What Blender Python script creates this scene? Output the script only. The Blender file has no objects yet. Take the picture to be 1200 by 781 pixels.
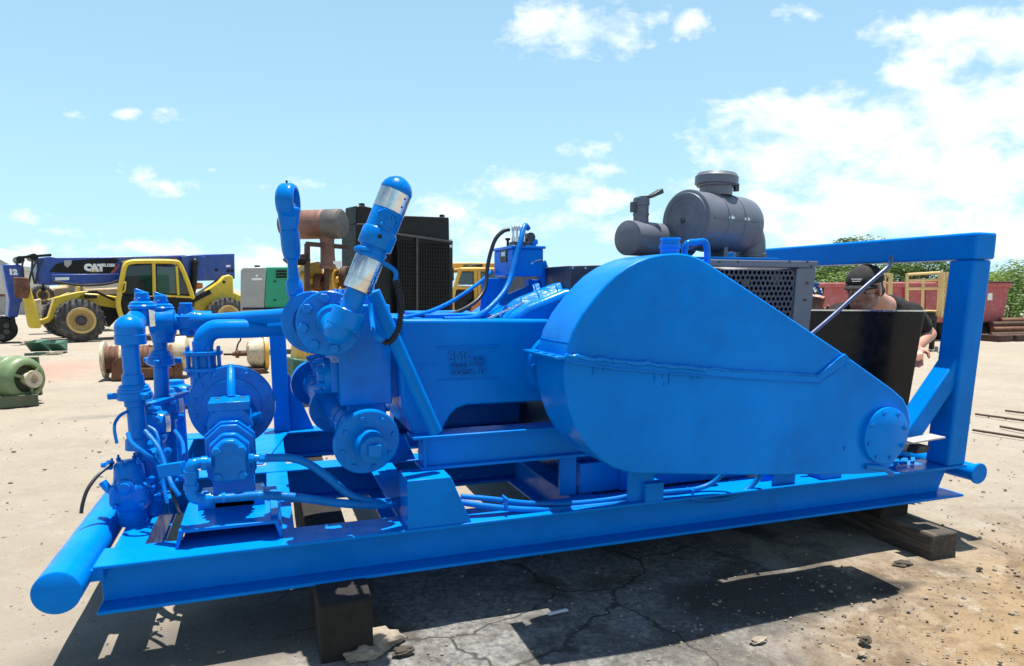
import bpy, bmesh, math, random
from mathutils import Vector, Matrix, noise
import time; T0 = time.time()
random.seed(7)
V = Vector
S = bpy.context.scene
COL = S.collection

# ------------------------------------------------------------------ camera
F, CX, CY, H = 806.0, 600.0, 460.0, 1.30
def _ortho():
    X = V(((2880-CX)/F, -(340-CY)/F, -1)).normalized()
    Y = V(((310-CX)/F, -(338-CY)/F, -1)).normalized()
    Z = X.cross(Y).normalized()
    m = (X+Y).normalized(); n = Z.cross(m)
    return Matrix(((m-n)/math.sqrt(2), (m+n)/math.sqrt(2), Z))
R = _ortho()
CAM = V((0, 0, H))
cam = bpy.data.cameras.new("camera"); camo = bpy.data.objects.new("camera", cam); COL.objects.link(camo)
camo.matrix_world = Matrix.Translation(CAM) @ R.to_4x4()
cam.sensor_width = 36; cam.sensor_fit = 'HORIZONTAL'; cam.lens = F/1200*36
cam.shift_y = (CY-390.5)/1200; cam.clip_start = .05; cam.clip_end = 3000
S.camera = camo
# measuring helpers: the point of a wall (y, x, z = const or an upright plane) seen at a spot of the photograph
def ray(px, py): return R @ V(((px-CX)/F, -(py-CY)/F, -1))
def at(px, py, y): d = ray(px, py); return CAM + d*(y/d.y)
def atz(px, py, z): d = ray(px, py); return CAM + d*((z-H)/d.z)
def atx(px, py, x): d = ray(px, py); return CAM + d*(x/d.x)
class Wall:
    """upright plane through ground point o along direction u; n points away from the camera"""
    def __init__(s, o, u):
        s.o = V((o[0], o[1], 0)); s.u = V((u[0], u[1], 0)).normalized()
        s.n = V((-s.u.y, s.u.x, 0))
        if s.n.dot(s.o) < 0: s.n = -s.n
    def at(s, px, py, off=0):
        d = ray(px, py); o = s.o + s.n*off
        return CAM + d*((o-CAM).dot(s.n)/d.dot(s.n))
    def w(s, a, z, off=0): return s.o + s.u*a + s.n*off + V((0, 0, z))

# ------------------------------------------------------------------ scene objects
ORG = {}
def tag(o, label=None, cat=None, group=None, kind=None):
    if label: o['label'] = label
    if cat: o['category'] = cat
    if group: o['group'] = group
    if kind: o['kind'] = kind
    return o
def thing(name, loc, label, cat, group=None):
    o = bpy.data.objects.new(name, None); COL.objects.link(o); o.location = loc
    o.empty_display_size = .2
    ORG[o] = V(loc); return tag(o, label, cat, group)
def copy_tree(o, parent=None):
    c = o.copy(); COL.objects.link(c); c.parent = parent
    ORG[c] = ORG.get(o, V((0, 0, 0)))
    for ch in list(o.children): copy_tree(ch, c)
    return c

def frame(d):
    d = V(d).normalized()
    a = V((0, 0, 1)) if abs(d.z) < .9 else V((1, 0, 0))
    u = a.cross(d).normalized(); v = d.cross(u)
    return u, v, d
def crom(pts, n=8):
    pts = [V(p) for p in pts]
    if len(pts) < 3: return pts
    out = []
    for i in range(len(pts)-1):
        p0 = pts[max(i-1, 0)]; p1 = pts[i]; p2 = pts[i+1]; p3 = pts[min(i+2, len(pts)-1)]
        for k in range(n):
            t = k/n
            out.append(.5*((2*p1)+(p2-p0)*t+(2*p0-5*p1+4*p2-p3)*t*t+(3*p1-p0-3*p2+p3)*t**3))
    out.append(pts[-1]); return out

class MB:
    def __init__(s): s.bm = bmesh.new()
    def face(s, pts):
        try: s.bm.faces.new([s.bm.verts.new(p) for p in pts])
        except ValueError: pass
        return s
    def hull8(s, p):   # p: 4 bottom + 4 top corners, same order
        v = [s.bm.verts.new(q) for q in p]
        for f in ((3,2,1,0),(4,5,6,7),(0,1,5,4),(1,2,6,5),(2,3,7,6),(3,0,4,7)):
            s.bm.faces.new([v[i] for i in f])
        return s
    def box(s, a, b, M=None):
        x0,y0,z0 = a; x1,y1,z1 = b
        if x0 > x1: x0, x1 = x1, x0
        if y0 > y1: y0, y1 = y1, y0
        if z0 > z1: z0, z1 = z1, z0
        p = [V(q) for q in ((x0,y0,z0),(x1,y0,z0),(x1,y1,z0),(x0,y1,z0),(x0,y0,z1),(x1,y0,z1),(x1,y1,z1),(x0,y1,z1))]
        if M: p = [M @ q for q in p]
        return s.hull8(p)
    def bar(s, p0, p1, w, h, up=(0,0,1)):
        p0 = V(p0); p1 = V(p1); d = (p1-p0).normalized()
        u = d.cross(V(up))
        if u.length < 1e-4: u = V((1,0,0))
        u.normalize(); v = u.cross(d).normalized()
        q = []
        for p in (p0, p1): q += [p-u*w/2-v*h/2, p+u*w/2-v*h/2, p+u*w/2+v*h/2, p-u*w/2+v*h/2]
        return s.hull8(q)
    def prism(s, pts, ext):
        """polygon pts (3D) extruded by vector ext"""
        ext = V(ext); n = len(pts)
        a = [s.bm.verts.new(V(p)) for p in pts]; b = [s.bm.verts.new(V(p)+ext) for p in pts]
        s.bm.faces.new(a); s.bm.faces.new(b[::-1])
        for i in range(n): s.bm.faces.new((a[(i+1)%n], a[i], b[i], b[(i+1)%n]))
        return s
    def lathe(s, o, d, prof, seg=24, closed=True):
        """prof: (distance along d, radius)"""
        o = V(o); u, v, d = frame(d); rings = []
        for t, r in prof:
            rings.append([s.bm.verts.new(o+d*t+(u*math.cos(2*math.pi*k/seg)+v*math.sin(2*math.pi*k/seg))*max(r, 1e-4)) for k in range(seg)])
        for a, b in zip(rings, rings[1:]):
            for k in range(seg): s.bm.faces.new((a[k], a[(k+1)%seg], b[(k+1)%seg], b[k]))
        if closed:
            s.bm.faces.new(rings[0][::-1]); s.bm.faces.new(rings[-1])
        return s
    def cyl(s, p0, p1, r0, r1=None, seg=24):
        p0 = V(p0); p1 = V(p1)
        return s.lathe(p0, p1-p0, [(0, r0), ((p1-p0).length, r0 if r1 is None else r1)], seg)
    def tube(s, pts, r, seg=10, n=8, smooth=True):
        P = crom(pts, n) if smooth else [V(p) for p in pts]
        rr = r if callable(r) else (lambda t: r)
        u = None; rings = []
        for i, p in enumerate(P):
            d = (P[min(i+1, len(P)-1)]-P[max(i-1, 0)]).normalized()
            if u is None: u, v, _ = frame(d)
            else:
                u = (u-d*u.dot(d)).normalized(); v = d.cross(u)
            q = rr(i/(len(P)-1))
            rings.append([s.bm.verts.new(p+(u*math.cos(2*math.pi*k/seg)+v*math.sin(2*math.pi*k/seg))*q) for k in range(seg)])
        for a, b in zip(rings, rings[1:]):
            for k in range(seg): s.bm.faces.new((a[k], a[(k+1)%seg], b[(k+1)%seg], b[k]))
        s.bm.faces.new(rings[0][::-1]); s.bm.faces.new(rings[-1]); return s
    def ell(s, M, seg=20, rng=12):
        """ellipsoid: the unit sphere under M"""
        rows = []
        for i in range(rng+1):
            t = math.pi*i/rng
            if i in (0, rng): rows.append([s.bm.verts.new(M @ V((0, 0, math.cos(t))))])
            else: rows.append([s.bm.verts.new(M @ V((math.sin(t)*math.cos(2*math.pi*k/seg), math.sin(t)*math.sin(2*math.pi*k/seg), math.cos(t)))) for k in range(seg)])
        for a, b in zip(rows, rows[1:]):
            for k in range(seg):
                q = [a[k % len(a)], b[k % len(b)], b[(k+1) % len(b)], a[(k+1) % len(a)]]
                u = []; [u.append(x) for x in q if x not in u]
                s.bm.faces.new(u)
        return s
    def ball(s, c, r, sc=(1,1,1), seg=20, rng=12):
        return s.ell(Matrix.Translation(V(c)) @ Matrix.Diagonal((r*sc[0], r*sc[1], r*sc[2], 1)), seg, rng)
    ICO = {}
    def rock(s, c, r, sc=(1,1,1), sub=2, amp=.35, seed=0):
        if sub not in MB.ICO:
            b = bmesh.new(); bmesh.ops.create_icosphere(b, subdivisions=sub, radius=1); b.verts.index_update()
            MB.ICO[sub] = ([v.co.copy() for v in b.verts], [[v.index for v in f.verts] for f in b.faces]); b.free()
        vs, fs = MB.ICO[sub]; nv = []
        for q in vs:
            k = 1+amp*noise.noise(q*1.6+V((seed*7.1, seed*3.3, 0)))+amp*.4*noise.noise(q*4+V((seed, 0, 9)))
            nv.append(s.bm.verts.new(V(c)+V((q.x*sc[0], q.y*sc[1], q.z*sc[2]))*r*k))
        for f in fs: s.bm.faces.new([nv[i] for i in f])
        return s
    def hexnut(s, p, n, r, h):
        return s.lathe(V(p)-V(n).normalized()*.002, n, [(0, r), (h*.85, r), (h, r*.86)], 6)
    def stud(s, p, n, r, h):
        s.hexnut(p, n, r, h*.6); return s.lathe(p, n, [(0, r*.5), (h, r*.5), (h*1.05, r*.4)], 8)
    def build(s, name, mat, parent=None, bevel=0, smooth=35, loc=None, seg=2):
        bm = s.bm
        bmesh.ops.recalc_face_normals(bm, faces=bm.faces)
        root = parent
        while root is not None and root.parent is not None: root = root.parent
        org = ORG[root] if root is not None else V(loc or (0,0,0))
        for v in bm.verts: v.co -= org
        me = bpy.data.meshes.new(name); bm.to_mesh(me); bm.free()
        for p in me.polygons: p.use_smooth = True
        me.set_sharp_from_angle(angle=math.radians(smooth))
        me.materials.append(mat)
        o = bpy.data.objects.new(name, me); COL.objects.link(o)
        if parent is not None: o.parent = parent
        else: o.location = org
        ORG[o] = org
        if bevel:
            b = o.modifiers.new("bevel", 'BEVEL'); b.width = bevel; b.segments = seg; b.limit_method = 'ANGLE'
            b.angle_limit = math.radians(40)
        return o

def text_mesh(body, size, name, mat, parent, M, depth=.003, bold=0.0, align='CENTER'):
    cu = bpy.data.curves.new("lettering", 'FONT'); cu.body = body; cu.size = size; cu.extrude = depth
    cu.align_x = align; cu.align_y = 'CENTER'; cu.offset = bold; cu.resolution_u = 3
    t = bpy.data.objects.new("tmp", cu); COL.objects.link(t)
    dg = bpy.context.evaluated_depsgraph_get(); 
    me = bpy.data.meshes.new_from_object(t.evaluated_get(dg))
    bpy.data.objects.remove(t); bpy.data.curves.remove(cu)
    root = parent
    while root.parent is not None: root = root.parent
    me.transform(Matrix.Translation(-ORG[root]) @ M)
    me.materials.clear(); me.materials.append(mat)
    o = bpy.data.objects.new(name, me); COL.objects.link(o); o.parent = parent; ORG[o] = ORG[root]
    return o
def facing(p, right, up):
    """matrix that puts text at p running along right"""
    r = V(right).normalized(); u = (V(up)-r*V(up).dot(r)).normalized(); n = r.cross(u)
    return Matrix(((r.x,u.x,n.x,p[0]),(r.y,u.y,n.y,p[1]),(r.z,u.z,n.z,p[2]),(0,0,0,1)))

# ------------------------------------------------------------------ materials
def nodes(name):
    m = bpy.data.materials.new(name); m.use_nodes = True
    nt = m.node_tree; nt.nodes.clear()
    out = nt.nodes.new('ShaderNodeOutputMaterial'); b = nt.nodes.new('ShaderNodeBsdfPrincipled')
    nt.links.new(b.outputs[0], out.inputs[0]); return m, nt, b
def N(nt, t, **kw):
    n = nt.nodes.new(t)
    for k, v in kw.items():
        if k.startswith('i_'):
            key = k[2:]; key = int(key) if key.isdigit() else key.replace('_', ' ')
            n.inputs[key].default_value = v
        else: setattr(n, k, v)
    return n
def ramp(nt, src, stops, interp='LINEAR'):
    r = nt.nodes.new('ShaderNodeValToRGB'); r.color_ramp.interpolation = interp
    e = r.color_ramp.elements
    while len(e) > 1: e.remove(e[0])
    e[0].position = stops[0][0]; e[0].color = (*stops[0][1], 1) if not isinstance(stops[0][1], (int, float)) else (stops[0][1],)*3+(1,)
    for p, c in stops[1:]:
        q = e.new(p); q.color = (*c, 1) if not isinstance(c, (int, float)) else (c, c, c, 1)
    nt.links.new(src, r.inputs[0]); return r.outputs[0]
def mix(nt, fac, a, b, mode='MIX'):
    m = nt.nodes.new('ShaderNodeMix'); m.data_type = 'RGBA'; m.blend_type = mode
    for sock, val in ((m.inputs[0], fac), (m.inputs[6], a), (m.inputs[7], b)):
        if hasattr(val, 'links'): nt.links.new(val, sock)
        elif isinstance(val, (int, float)): sock.default_value = val
        else: sock.default_value = (*val, 1)
    return m.outputs[2]
def paint(name, col, rough=.35, coat=.4, var=.12, dirt=None, dirt_amt=.25, scale=3., metallic=0, bump=.15, chip=None, chipamt=.0, spec=.5, wave=0):
    m, nt, b = nodes(name); tc = N(nt, 'ShaderNodeTexCoord')
    n1 = N(nt, 'ShaderNodeTexNoise', i_Scale=scale, i_Detail=6., i_Roughness=.6); nt.links.new(tc.outputs['Object'], n1.inputs['Vector'])
    lo = tuple(c*(1-var) for c in col); hi = tuple(min(1, c*(1+var)) for c in col)
    c = ramp(nt, n1.outputs[0], [(.3, lo), (.7, hi)])
    if dirt:
        n2 = N(nt, 'ShaderNodeTexNoise', i_Scale=scale*2.7, i_Detail=9., i_Roughness=.72); nt.links.new(tc.outputs['Object'], n2.inputs['Vector'])
        f = ramp(nt, n2.outputs[0], [(.48, 0.), (.78, dirt_amt)]); c = mix(nt, f, c, dirt)
    if chip:
        n4 = N(nt, 'ShaderNodeTexNoise', i_Scale=scale*9, i_Detail=6., i_Roughness=.7); nt.links.new(tc.outputs['Object'], n4.inputs['Vector'])
        f = ramp(nt, n4.outputs[0], [(.70-chipamt, 0.), (.72-chipamt, 1.)]); c = mix(nt, f, c, chip)
    nt.links.new(c, b.inputs['Base Color'])
    n3 = N(nt, 'ShaderNodeTexNoise', i_Scale=scale*6, i_Detail=5.); nt.links.new(tc.outputs['Object'], n3.inputs['Vector'])
    nt.links.new(ramp(nt, n3.outputs[0], [(.3, max(.05, rough-.1)), (.75, min(1, rough+.14))]), b.inputs['Roughness'])
    b.inputs['Metallic'].default_value = metallic
    b.inputs['Coat Weight'].default_value = coat; b.inputs['Coat Roughness'].default_value = .18
    b.inputs['Specular IOR Level'].default_value = spec
    if bump:
        n5 = N(nt, 'ShaderNodeTexNoise', i_Scale=scale*14, i_Detail=4.); nt.links.new(tc.outputs['Object'], n5.inputs['Vector'])
        bp = N(nt, 'ShaderNodeBump', i_Strength=bump, i_Distance=.004); nt.links.new(n5.outputs[0], bp.inputs['Height']); nt.links.new(bp.outputs[0], b.inputs['Normal'])
        if wave:
            n6 = N(nt, 'ShaderNodeTexNoise', i_Scale=3.2, i_Detail=2., i_Roughness=.4); nt.links.new(tc.outputs['Object'], n6.inputs['Vector'])
            b2 = N(nt, 'ShaderNodeBump', i_Strength=wave, i_Distance=.05); nt.links.new(n6.outputs[0], b2.inputs['Height']); nt.links.new(b2.outputs[0], bp.inputs['Normal'])
    return m
BLUE = paint("blue_paint", (.0002, .178, .62), .26, .0, .14, (.002, .12, .43), .5, 2.2, bump=.10, spec=.06)
GUARDP = paint("blue_guard_paint", (.0002, .182, .64), .24, .0, .28, (.002, .115, .44), .7, 1.0, bump=.12, spec=.07, wave=.35)
CAST = paint("blue_cast_paint", (.0002, .172, .60), .20, .0, .18, (.002, .085, .30), .55, 5., bump=.22, spec=.14)
HOSEB = paint("blue_painted_hose", (.0005, .14, .48), .34, 0, .2, (.002, .075, .26), .45, 8., bump=.25, spec=.14)
STEEL = paint("bare_steel", (.62, .62, .60), .22, 0, .15, (.25, .22, .19), .5, 9., metallic=1, bump=.08)
GREY = paint("grey_paint", (.115, .125, .155), .45, .1, .12, (.16, .15, .14), .4, 4., bump=.1)
DGREY = paint("dark_grey_paint", (.035, .037, .045), .45, .05, .15, (.12, .11, .1), .4, 4.)
HOLE = paint("black_interior", (.008, .008, .009), .8, 0, .1, bump=0)
GLOSSB = paint("gloss_black_paint", (.006, .006, .007), .2, 0, .3, bump=.04, spec=.16)
BLACK = paint("black_paint", (.008, .008, .009), .4, .0, .3, (.03, .027, .024), .4, 3., spec=.25)
SCREEN = paint("screen_grey_paint", (.058, .063, .078), .45, 0, .12, (.10, .09, .085), .4, 4.)
RUBBER = paint("black_rubber", (.022, .022, .024), .7, 0, .3, (.16, .14, .11), .6, 4., bump=.3)
HOSE = paint("black_hose", (.015, .016, .02), .45, 0, .2, bump=.2, scale=20)
WHITEP = paint("white_print", (.8, .8, .78), .5, 0, .05, bump=0)
YELLOW = paint("yellow_paint", (.64, .45, .015), .4, .2, .12, (.34, .26, .14), .85, 3., chip=(.12,.08,.05), chipamt=.02)
OYELL = paint("amber_paint", (.62, .36, .05), .45, .1, .15, (.3, .22, .1), .6, 3.)
TEALBLUE = paint("boom_blue_paint", (.010, .055, .30), .4, .2, .15, (.10, .12, .2), .7, 2.)
TYRE = paint("tyre_rubber", (.035, .034, .036), .8, 0, .3, (.30, .26, .2), .6, 2.5, bump=.4)
RIM = paint("dusty_yellow_rim", (.52, .36, .13), .6, 0, .2, (.25, .18, .1), .7, 5.)
RUST = paint("rust", (.13, .055, .028), .8, 0, .5, (.24, .10, .04), .7, 6., bump=.5)
RUSTD = paint("dark_rust", (.06, .03, .02), .75, 0, .5, (.16, .07, .03), .7, 7., bump=.5)
MUFF = paint("rusted_muffler_steel", (.19, .085, .055), .6, 0, .4, (.20, .18, .17), .8, 3., metallic=.2, bump=.3)
CREAM = paint("chipped_cream_paint", (.55, .47, .33), .6, 0, .2, (.2, .1, .05), .9, 4., chip=(.13,.06,.03), chipamt=.09)
GREEN = paint("dark_green_paint", (.02, .10, .065), .5, .1, .2, (.12, .09, .05), .5, 4.)
OLIVE = paint("pale_green_paint", (.13, .20, .085), .5, .1, .3, (.16, .12, .07), .85, 7.)
OLIVED = paint("dull_green_steel", (.07, .095, .05), .6, 0, .3, (.16, .08, .04), .8, 4., bump=.3)
EMER = paint("emerald_paint", (.012, .30, .16), .4, .2, .1, (.1, .2, .15), .4, 2.)
LGREY = paint("light_grey_paint", (.34, .34, .33), .5, .1, .08, (.25, .22, .18), .4, 3.)
WOOD = None
REDC = paint("faded_red_paint", (.42, .085, .085), .6, 0, .15, (.5, .28, .25), .7, 2.5)
RAILY = paint("railing_yellow_paint", (.65, .47, .20), .5, .1, .1, (.4, .3, .2), .5, 4.)
TAN = paint("tan_paint", (.45, .33, .18), .6, 0, .2, (.25, .2, .14), .6, 2.)
SHIRT = paint("black_cotton", (.022, .021, .02), .95, 0, .25, (.06, .055, .05), .5, 6., bump=.6, spec=.2)
JEANS = paint("blue_denim", (.05, .07, .12), .95, 0, .25, bump=.6, spec=.2)
CAPM = paint("black_cap_cloth", (.03, .029, .029), .9, 0, .2, (.08, .075, .07), .4, 12., bump=.5, spec=.2)
HAIR = paint("dark_hair", (.02, .013, .01), .7, 0, .3, bump=.8, scale=25)
ORANGE = paint("orange_paint", (.6, .16, .02), .5, .1, .2, (.3, .15, .06), .6, 4.)
LEADW = paint("pale_wall_sheet", (.55, .52, .46), .7, 0, .1, (.4, .35, .28), .4, 1.)
PAPER = paint("white_paper", (.75, .74, .7), .8, 0, .05, bump=.1)
REDL = paint("red_lamp_plastic", (.5, .02, .015), .3, .3, .1, bump=0)

def glass_mat(name, col, rough=.05):
    m, nt, b = nodes(name); b.inputs['Base Color'].default_value = (*col, 1)
    b.inputs['Roughness'].default_value = rough; b.inputs['Coat Weight'].default_value = .6
    b.inputs['Alpha'].default_value = .82
    return m
GLASS = glass_mat("tinted_window_glass", (.012, .022, .018))
def wood_mat():
    m, nt, b = nodes("weathered_timber"); tc = N(nt, 'ShaderNodeTexCoord')
    mp = N(nt, 'ShaderNodeMapping'); mp.inputs['Scale'].default_value = (14, 1.2, 14); nt.links.new(tc.outputs['Object'], mp.inputs[0])
    n = N(nt, 'ShaderNodeTexNoise', i_Scale=3., i_Detail=9., i_Roughness=.65, i_Distortion=.6); nt.links.new(mp.outputs[0], n.inputs[0])
    c = ramp(nt, n.outputs[0], [(.3, (.025, .019, .014)), (.5, (.075, .055, .04)), (.72, (.20, .155, .115))])
    n2 = N(nt, 'ShaderNodeTexNoise', i_Scale=5., i_Detail=6.); nt.links.new(tc.outputs['Object'], n2.inputs[0])
    c = mix(nt, ramp(nt, n2.outputs[0], [(.45, 0.), (.7, .7)]), c, (.05, .042, .035))
    nt.links.new(c, b.inputs['Base Color']); b.inputs['Roughness'].default_value = .9
    bp = N(nt, 'ShaderNodeBump', i_Strength=.9, i_Distance=.012); nt.links.new(n.outputs[0], bp.inputs['Height']); nt.links.new(bp.outputs[0], b.inputs['Normal'])
    return m
WOOD = wood_mat()
def skin_mat():
    m, nt, b = nodes("skin"); tc = N(nt, 'ShaderNodeTexCoord')
    n = N(nt, 'ShaderNodeTexNoise', i_Scale=9., i_Detail=6.); nt.links.new(tc.outputs['Object'], n.inputs[0])
    nt.links.new(ramp(nt, n.outputs[0], [(.3, (.42, .19, .13)), (.7, (.55, .29, .20))]), b.inputs['Base Color'])
    b.inputs['Roughness'].default_value = .5; b.inputs['Subsurface Weight'].default_value = .15
    b.inputs['Subsurface Radius'].default_value = (.01, .004, .002)
    return m
SKIN = skin_mat()
def stone_mat(name, a, c2):
    m, nt, b = nodes(name); tc = N(nt, 'ShaderNodeTexCoord')
    n = N(nt, 'ShaderNodeTexNoise', i_Scale=14., i_Detail=8., i_Roughness=.7); nt.links.new(tc.outputs['Object'], n.inputs[0])
    nt.links.new(ramp(nt, n.outputs[0], [(.3, a), (.7, c2)]), b.inputs['Base Color']); b.inputs['Roughness'].default_value = .95
    bp = N(nt, 'ShaderNodeBump', i_Strength=.8, i_Distance=.01); nt.links.new(n.outputs[0], bp.inputs['Height']); nt.links.new(bp.outputs[0], b.inputs['Normal'])
    return m
STONE = stone_mat("pale_rubble", (.16, .125, .09), (.36, .30, .23))
CLOD = stone_mat("dark_clod", (.03, .025, .02), (.09, .07, .05))
def leaf_mat(name, a, b_):
    m, nt, b = nodes(name); oi = N(nt, 'ShaderNodeNewGeometry')
    nt.links.new(ramp(nt, oi.outputs['Random Per Island'], [(0., a), (1., b_)]), b.inputs['Base Color'])
    b.inputs['Roughness'].default_value = .55
    t = N(nt, 'ShaderNodeBsdfTranslucent'); nt.links.new(ramp(nt, oi.outputs['Random Per Island'], [(0., a), (1., b_)]), t.inputs[0])
    ms = N(nt, 'ShaderNodeMixShader', i_0=.3); out = nt.nodes['Material Output'] if 'Material Output' in nt.nodes else [q for q in nt.nodes if q.type == 'OUTPUT_MATERIAL'][0]
    nt.links.new(b.outputs[0], ms.inputs[1]); nt.links.new(t.outputs[0], ms.inputs[2]); nt.links.new(ms.outputs[0], out.inputs[0])
    return m
LEAFA = leaf_mat("leaf_dark_green", (.05, .10, .02), (.15, .24, .055))
LEAFB = leaf_mat("leaf_light_green", (.10, .18, .03), (.26, .34, .07))
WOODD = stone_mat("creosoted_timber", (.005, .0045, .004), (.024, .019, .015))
BARK = stone_mat("bark", (.05, .035, .025), (.14, .10, .07))

# ------------------------------------------------------------------ ground
def ground_mat():
    m, nt, b = nodes("dry_caliche_ground"); tc = N(nt, 'ShaderNodeTexCoord'); P = tc.outputs['Object']
    def nz(sc, det=6., ro=.6, dist=0.):
        n = N(nt, 'ShaderNodeTexNoise', i_Scale=sc, i_Detail=det, i_Roughness=ro, i_Distortion=dist); nt.links.new(P, n.inputs['Vector']); return n.outputs[0]
    def spot(c, r, soft=.5, namp=.5, nsc=2.):
        sb = N(nt, 'ShaderNodeVectorMath', operation='SUBTRACT'); nt.links.new(P, sb.inputs[0]); sb.inputs[1].default_value = (*c, 0)
        dv = N(nt, 'ShaderNodeVectorMath', operation='MULTIPLY'); nt.links.new(sb.outputs[0], dv.inputs[0]); dv.inputs[1].default_value = (1/r[0], 1/r[1], 0)
        ln = N(nt, 'ShaderNodeVectorMath', operation='LENGTH'); nt.links.new(dv.outputs[0], ln.inputs[0])
        ad = N(nt, 'ShaderNodeMath', operation='MULTIPLY_ADD'); nt.links.new(nz(nsc, 7.), ad.inputs[0]); ad.inputs[1].default_value = namp*2; nt.links.new(ln.outputs['Value'], ad.inputs[2])
        return ramp(nt, ad.outputs[0], [(max(0, 1-soft), 1.), (1., 0.)]) if namp == 0 else ramp(nt, N_sub(ad.outputs[0], namp), [(max(0., 1-soft), 1.), (1., 0.)])
    def N_sub(s, v):
        q = N(nt, 'ShaderNodeMath', operation='SUBTRACT', i_1=v); nt.links.new(s, q.inputs[0]); return q.outputs[0]
    c = ramp(nt, nz(.35, 7., .6), [(.3, (.28, .245, .20)), (.5, (.315, .27, .21)), (.7, (.33, .297, .25))])
    c = mix(nt, ramp(nt, nz(1.7, 8., .7), [(.45, 0.), (.75, .45)]), c, (.22, .18, .135))
    c = mix(nt, ramp(nt, nz(6., 8., .75), [(.5, 0.), (.72, .5)]), c, (.39, .35, .30))
    # orange tinted dirt in front to the right
    c = mix(nt, spot((3.2, 1.6), (2.0, 1.1), .7, .35, 1.6), c, (.31, .215, .12))
    rough_ = spot((2.9, 1.7), (3.0, 1.5), .6, .3, 1.3)
    mo = N(nt, 'ShaderNodeMath', operation='MULTIPLY'); nt.links.new(ramp(nt, nz(4.5, 10., .74, .5), [(.46, 0.), (.60, .85)]), mo.inputs[0]); nt.links.new(rough_, mo.inputs[1]); c = mix(nt, mo.outputs[0], c, (.16, .105, .06))
    mo = N(nt, 'ShaderNodeMath', operation='MULTIPLY'); nt.links.new(ramp(nt, nz(7.5, 9., .7, .3), [(.56, 0.), (.66, .7)]), mo.inputs[0]); nt.links.new(rough_, mo.inputs[1]); c = mix(nt, mo.outputs[0], c, (.42, .37, .30))
    # grey concrete with some oil stains, darkened to deepen the shade around the skid
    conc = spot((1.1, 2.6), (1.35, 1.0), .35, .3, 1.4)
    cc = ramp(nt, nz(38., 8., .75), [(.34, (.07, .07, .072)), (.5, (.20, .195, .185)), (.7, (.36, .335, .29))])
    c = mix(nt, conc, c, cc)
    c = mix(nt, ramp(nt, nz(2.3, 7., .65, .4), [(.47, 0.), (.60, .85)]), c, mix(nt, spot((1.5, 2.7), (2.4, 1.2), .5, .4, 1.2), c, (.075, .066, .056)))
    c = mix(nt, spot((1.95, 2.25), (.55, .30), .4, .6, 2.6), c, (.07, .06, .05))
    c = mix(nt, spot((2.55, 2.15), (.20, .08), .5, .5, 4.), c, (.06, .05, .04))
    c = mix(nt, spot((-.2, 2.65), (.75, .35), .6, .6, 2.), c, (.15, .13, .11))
    # red dust far left
    c = mix(nt, spot((-3.7, 12.6), (1.3, 2.2), .9, .4, .9), c, (.42, .21, .16))
    c = mix(nt, spot((-1.2, 8.), (1.0, .2), .7, .5, 3.), c, (.2, .18, .16))
    # small stones and grit
    for sc, th, col, am in ((55., .16, (.15, .13, .11), .6), (110., .2, (.42, .38, .32), .3), (23., .09, (.12, .10, .08), .7), (9., .05, (.11, .09, .07), .8)):
        vo = N(nt, 'ShaderNodeTexVoronoi', i_Scale=sc); nt.links.new(P, vo.inputs['Vector'])
        sp = N(nt, 'ShaderNodeSeparateColor'); nt.links.new(vo.outputs['Color'], sp.inputs[0])
        k = N(nt, 'ShaderNodeMath', operation='MULTIPLY'); nt.links.new(ramp(nt, vo.outputs['Distance'], [(th, am), (th+.12, 0.)]), k.inputs[0])
        nt.links.new(ramp(nt, sp.outputs[0], [(.70, 0.), (.72, 1.)]), k.inputs[1])
        c = mix(nt, k.outputs[0], c, col)
    # cracks in the slab
    wv = N(nt, 'ShaderNodeVectorMath', operation='MULTIPLY_ADD'); wn = N(nt, 'ShaderNodeTexNoise', i_Scale=4., i_Detail=5.); nt.links.new(P, wn.inputs['Vector'])
    nt.links.new(wn.outputs['Color'], wv.inputs[0]); wv.inputs[1].default_value = (.3, .3, 0); nt.links.new(P, wv.inputs[2])
    vc = N(nt, 'ShaderNodeTexVoronoi', feature='DISTANCE_TO_EDGE', i_Scale=1.05); nt.links.new(wv.outputs[0], vc.inputs['Vector'])
    cr = N(nt, 'ShaderNodeMath', operation='MULTIPLY'); nt.links.new(ramp(nt, vc.outputs['Distance'], [(.002, 1.), (.007, 0.)]), cr.inputs[0]); nt.links.new(conc, cr.inputs[1])
    c = mix(nt, cr.outputs[0], c, (.06, .055, .048))
    nt.links.new(c, b.inputs['Base Color']); b.inputs['Roughness'].default_value = .95; b.inputs['Specular IOR Level'].default_value = .2
    h1 = N(nt, 'ShaderNodeMath', operation='ADD'); nt.links.new(nz(26., 10., .8), h1.inputs[0]); nt.links.new(nz(5., 6.), h1.inputs[1])
    h2 = N(nt, 'ShaderNodeMath', operation='SUBTRACT'); nt.links.new(h1.outputs[0], h2.inputs[0]); nt.links.new(cr.outputs[0], h2.inputs[1])
    bp = N(nt, 'ShaderNodeBump', i_Strength=.7, i_Distance=.026); nt.links.new(h2.outputs[0], bp.inputs['Height']); nt.links.new(bp.outputs[0], b.inputs['Normal'])
    return m
bm = bmesh.new()
NG = 220
def gc(i): t = (i/NG)*2-1; return 9*t+ 700*(abs(t)**5)*(1 if t > 0 else -1)
vs = [[None]*(NG+1) for _ in range(NG+1)]
for i in range(NG+1):
    for j in range(NG+1):
        x = gc(i)+1; y = gc(j)+3
        r = math.hypot(x-1, y-3)
        z = (.016*noise.noise(V((x*1.1, y*1.1, 0)))+.009*noise.noise(V((x*3.7, y*3.7, 5)))) * max(0, 1-r/30) - .012
        vs[i][j] = bm.verts.new((x, y, z))
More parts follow.
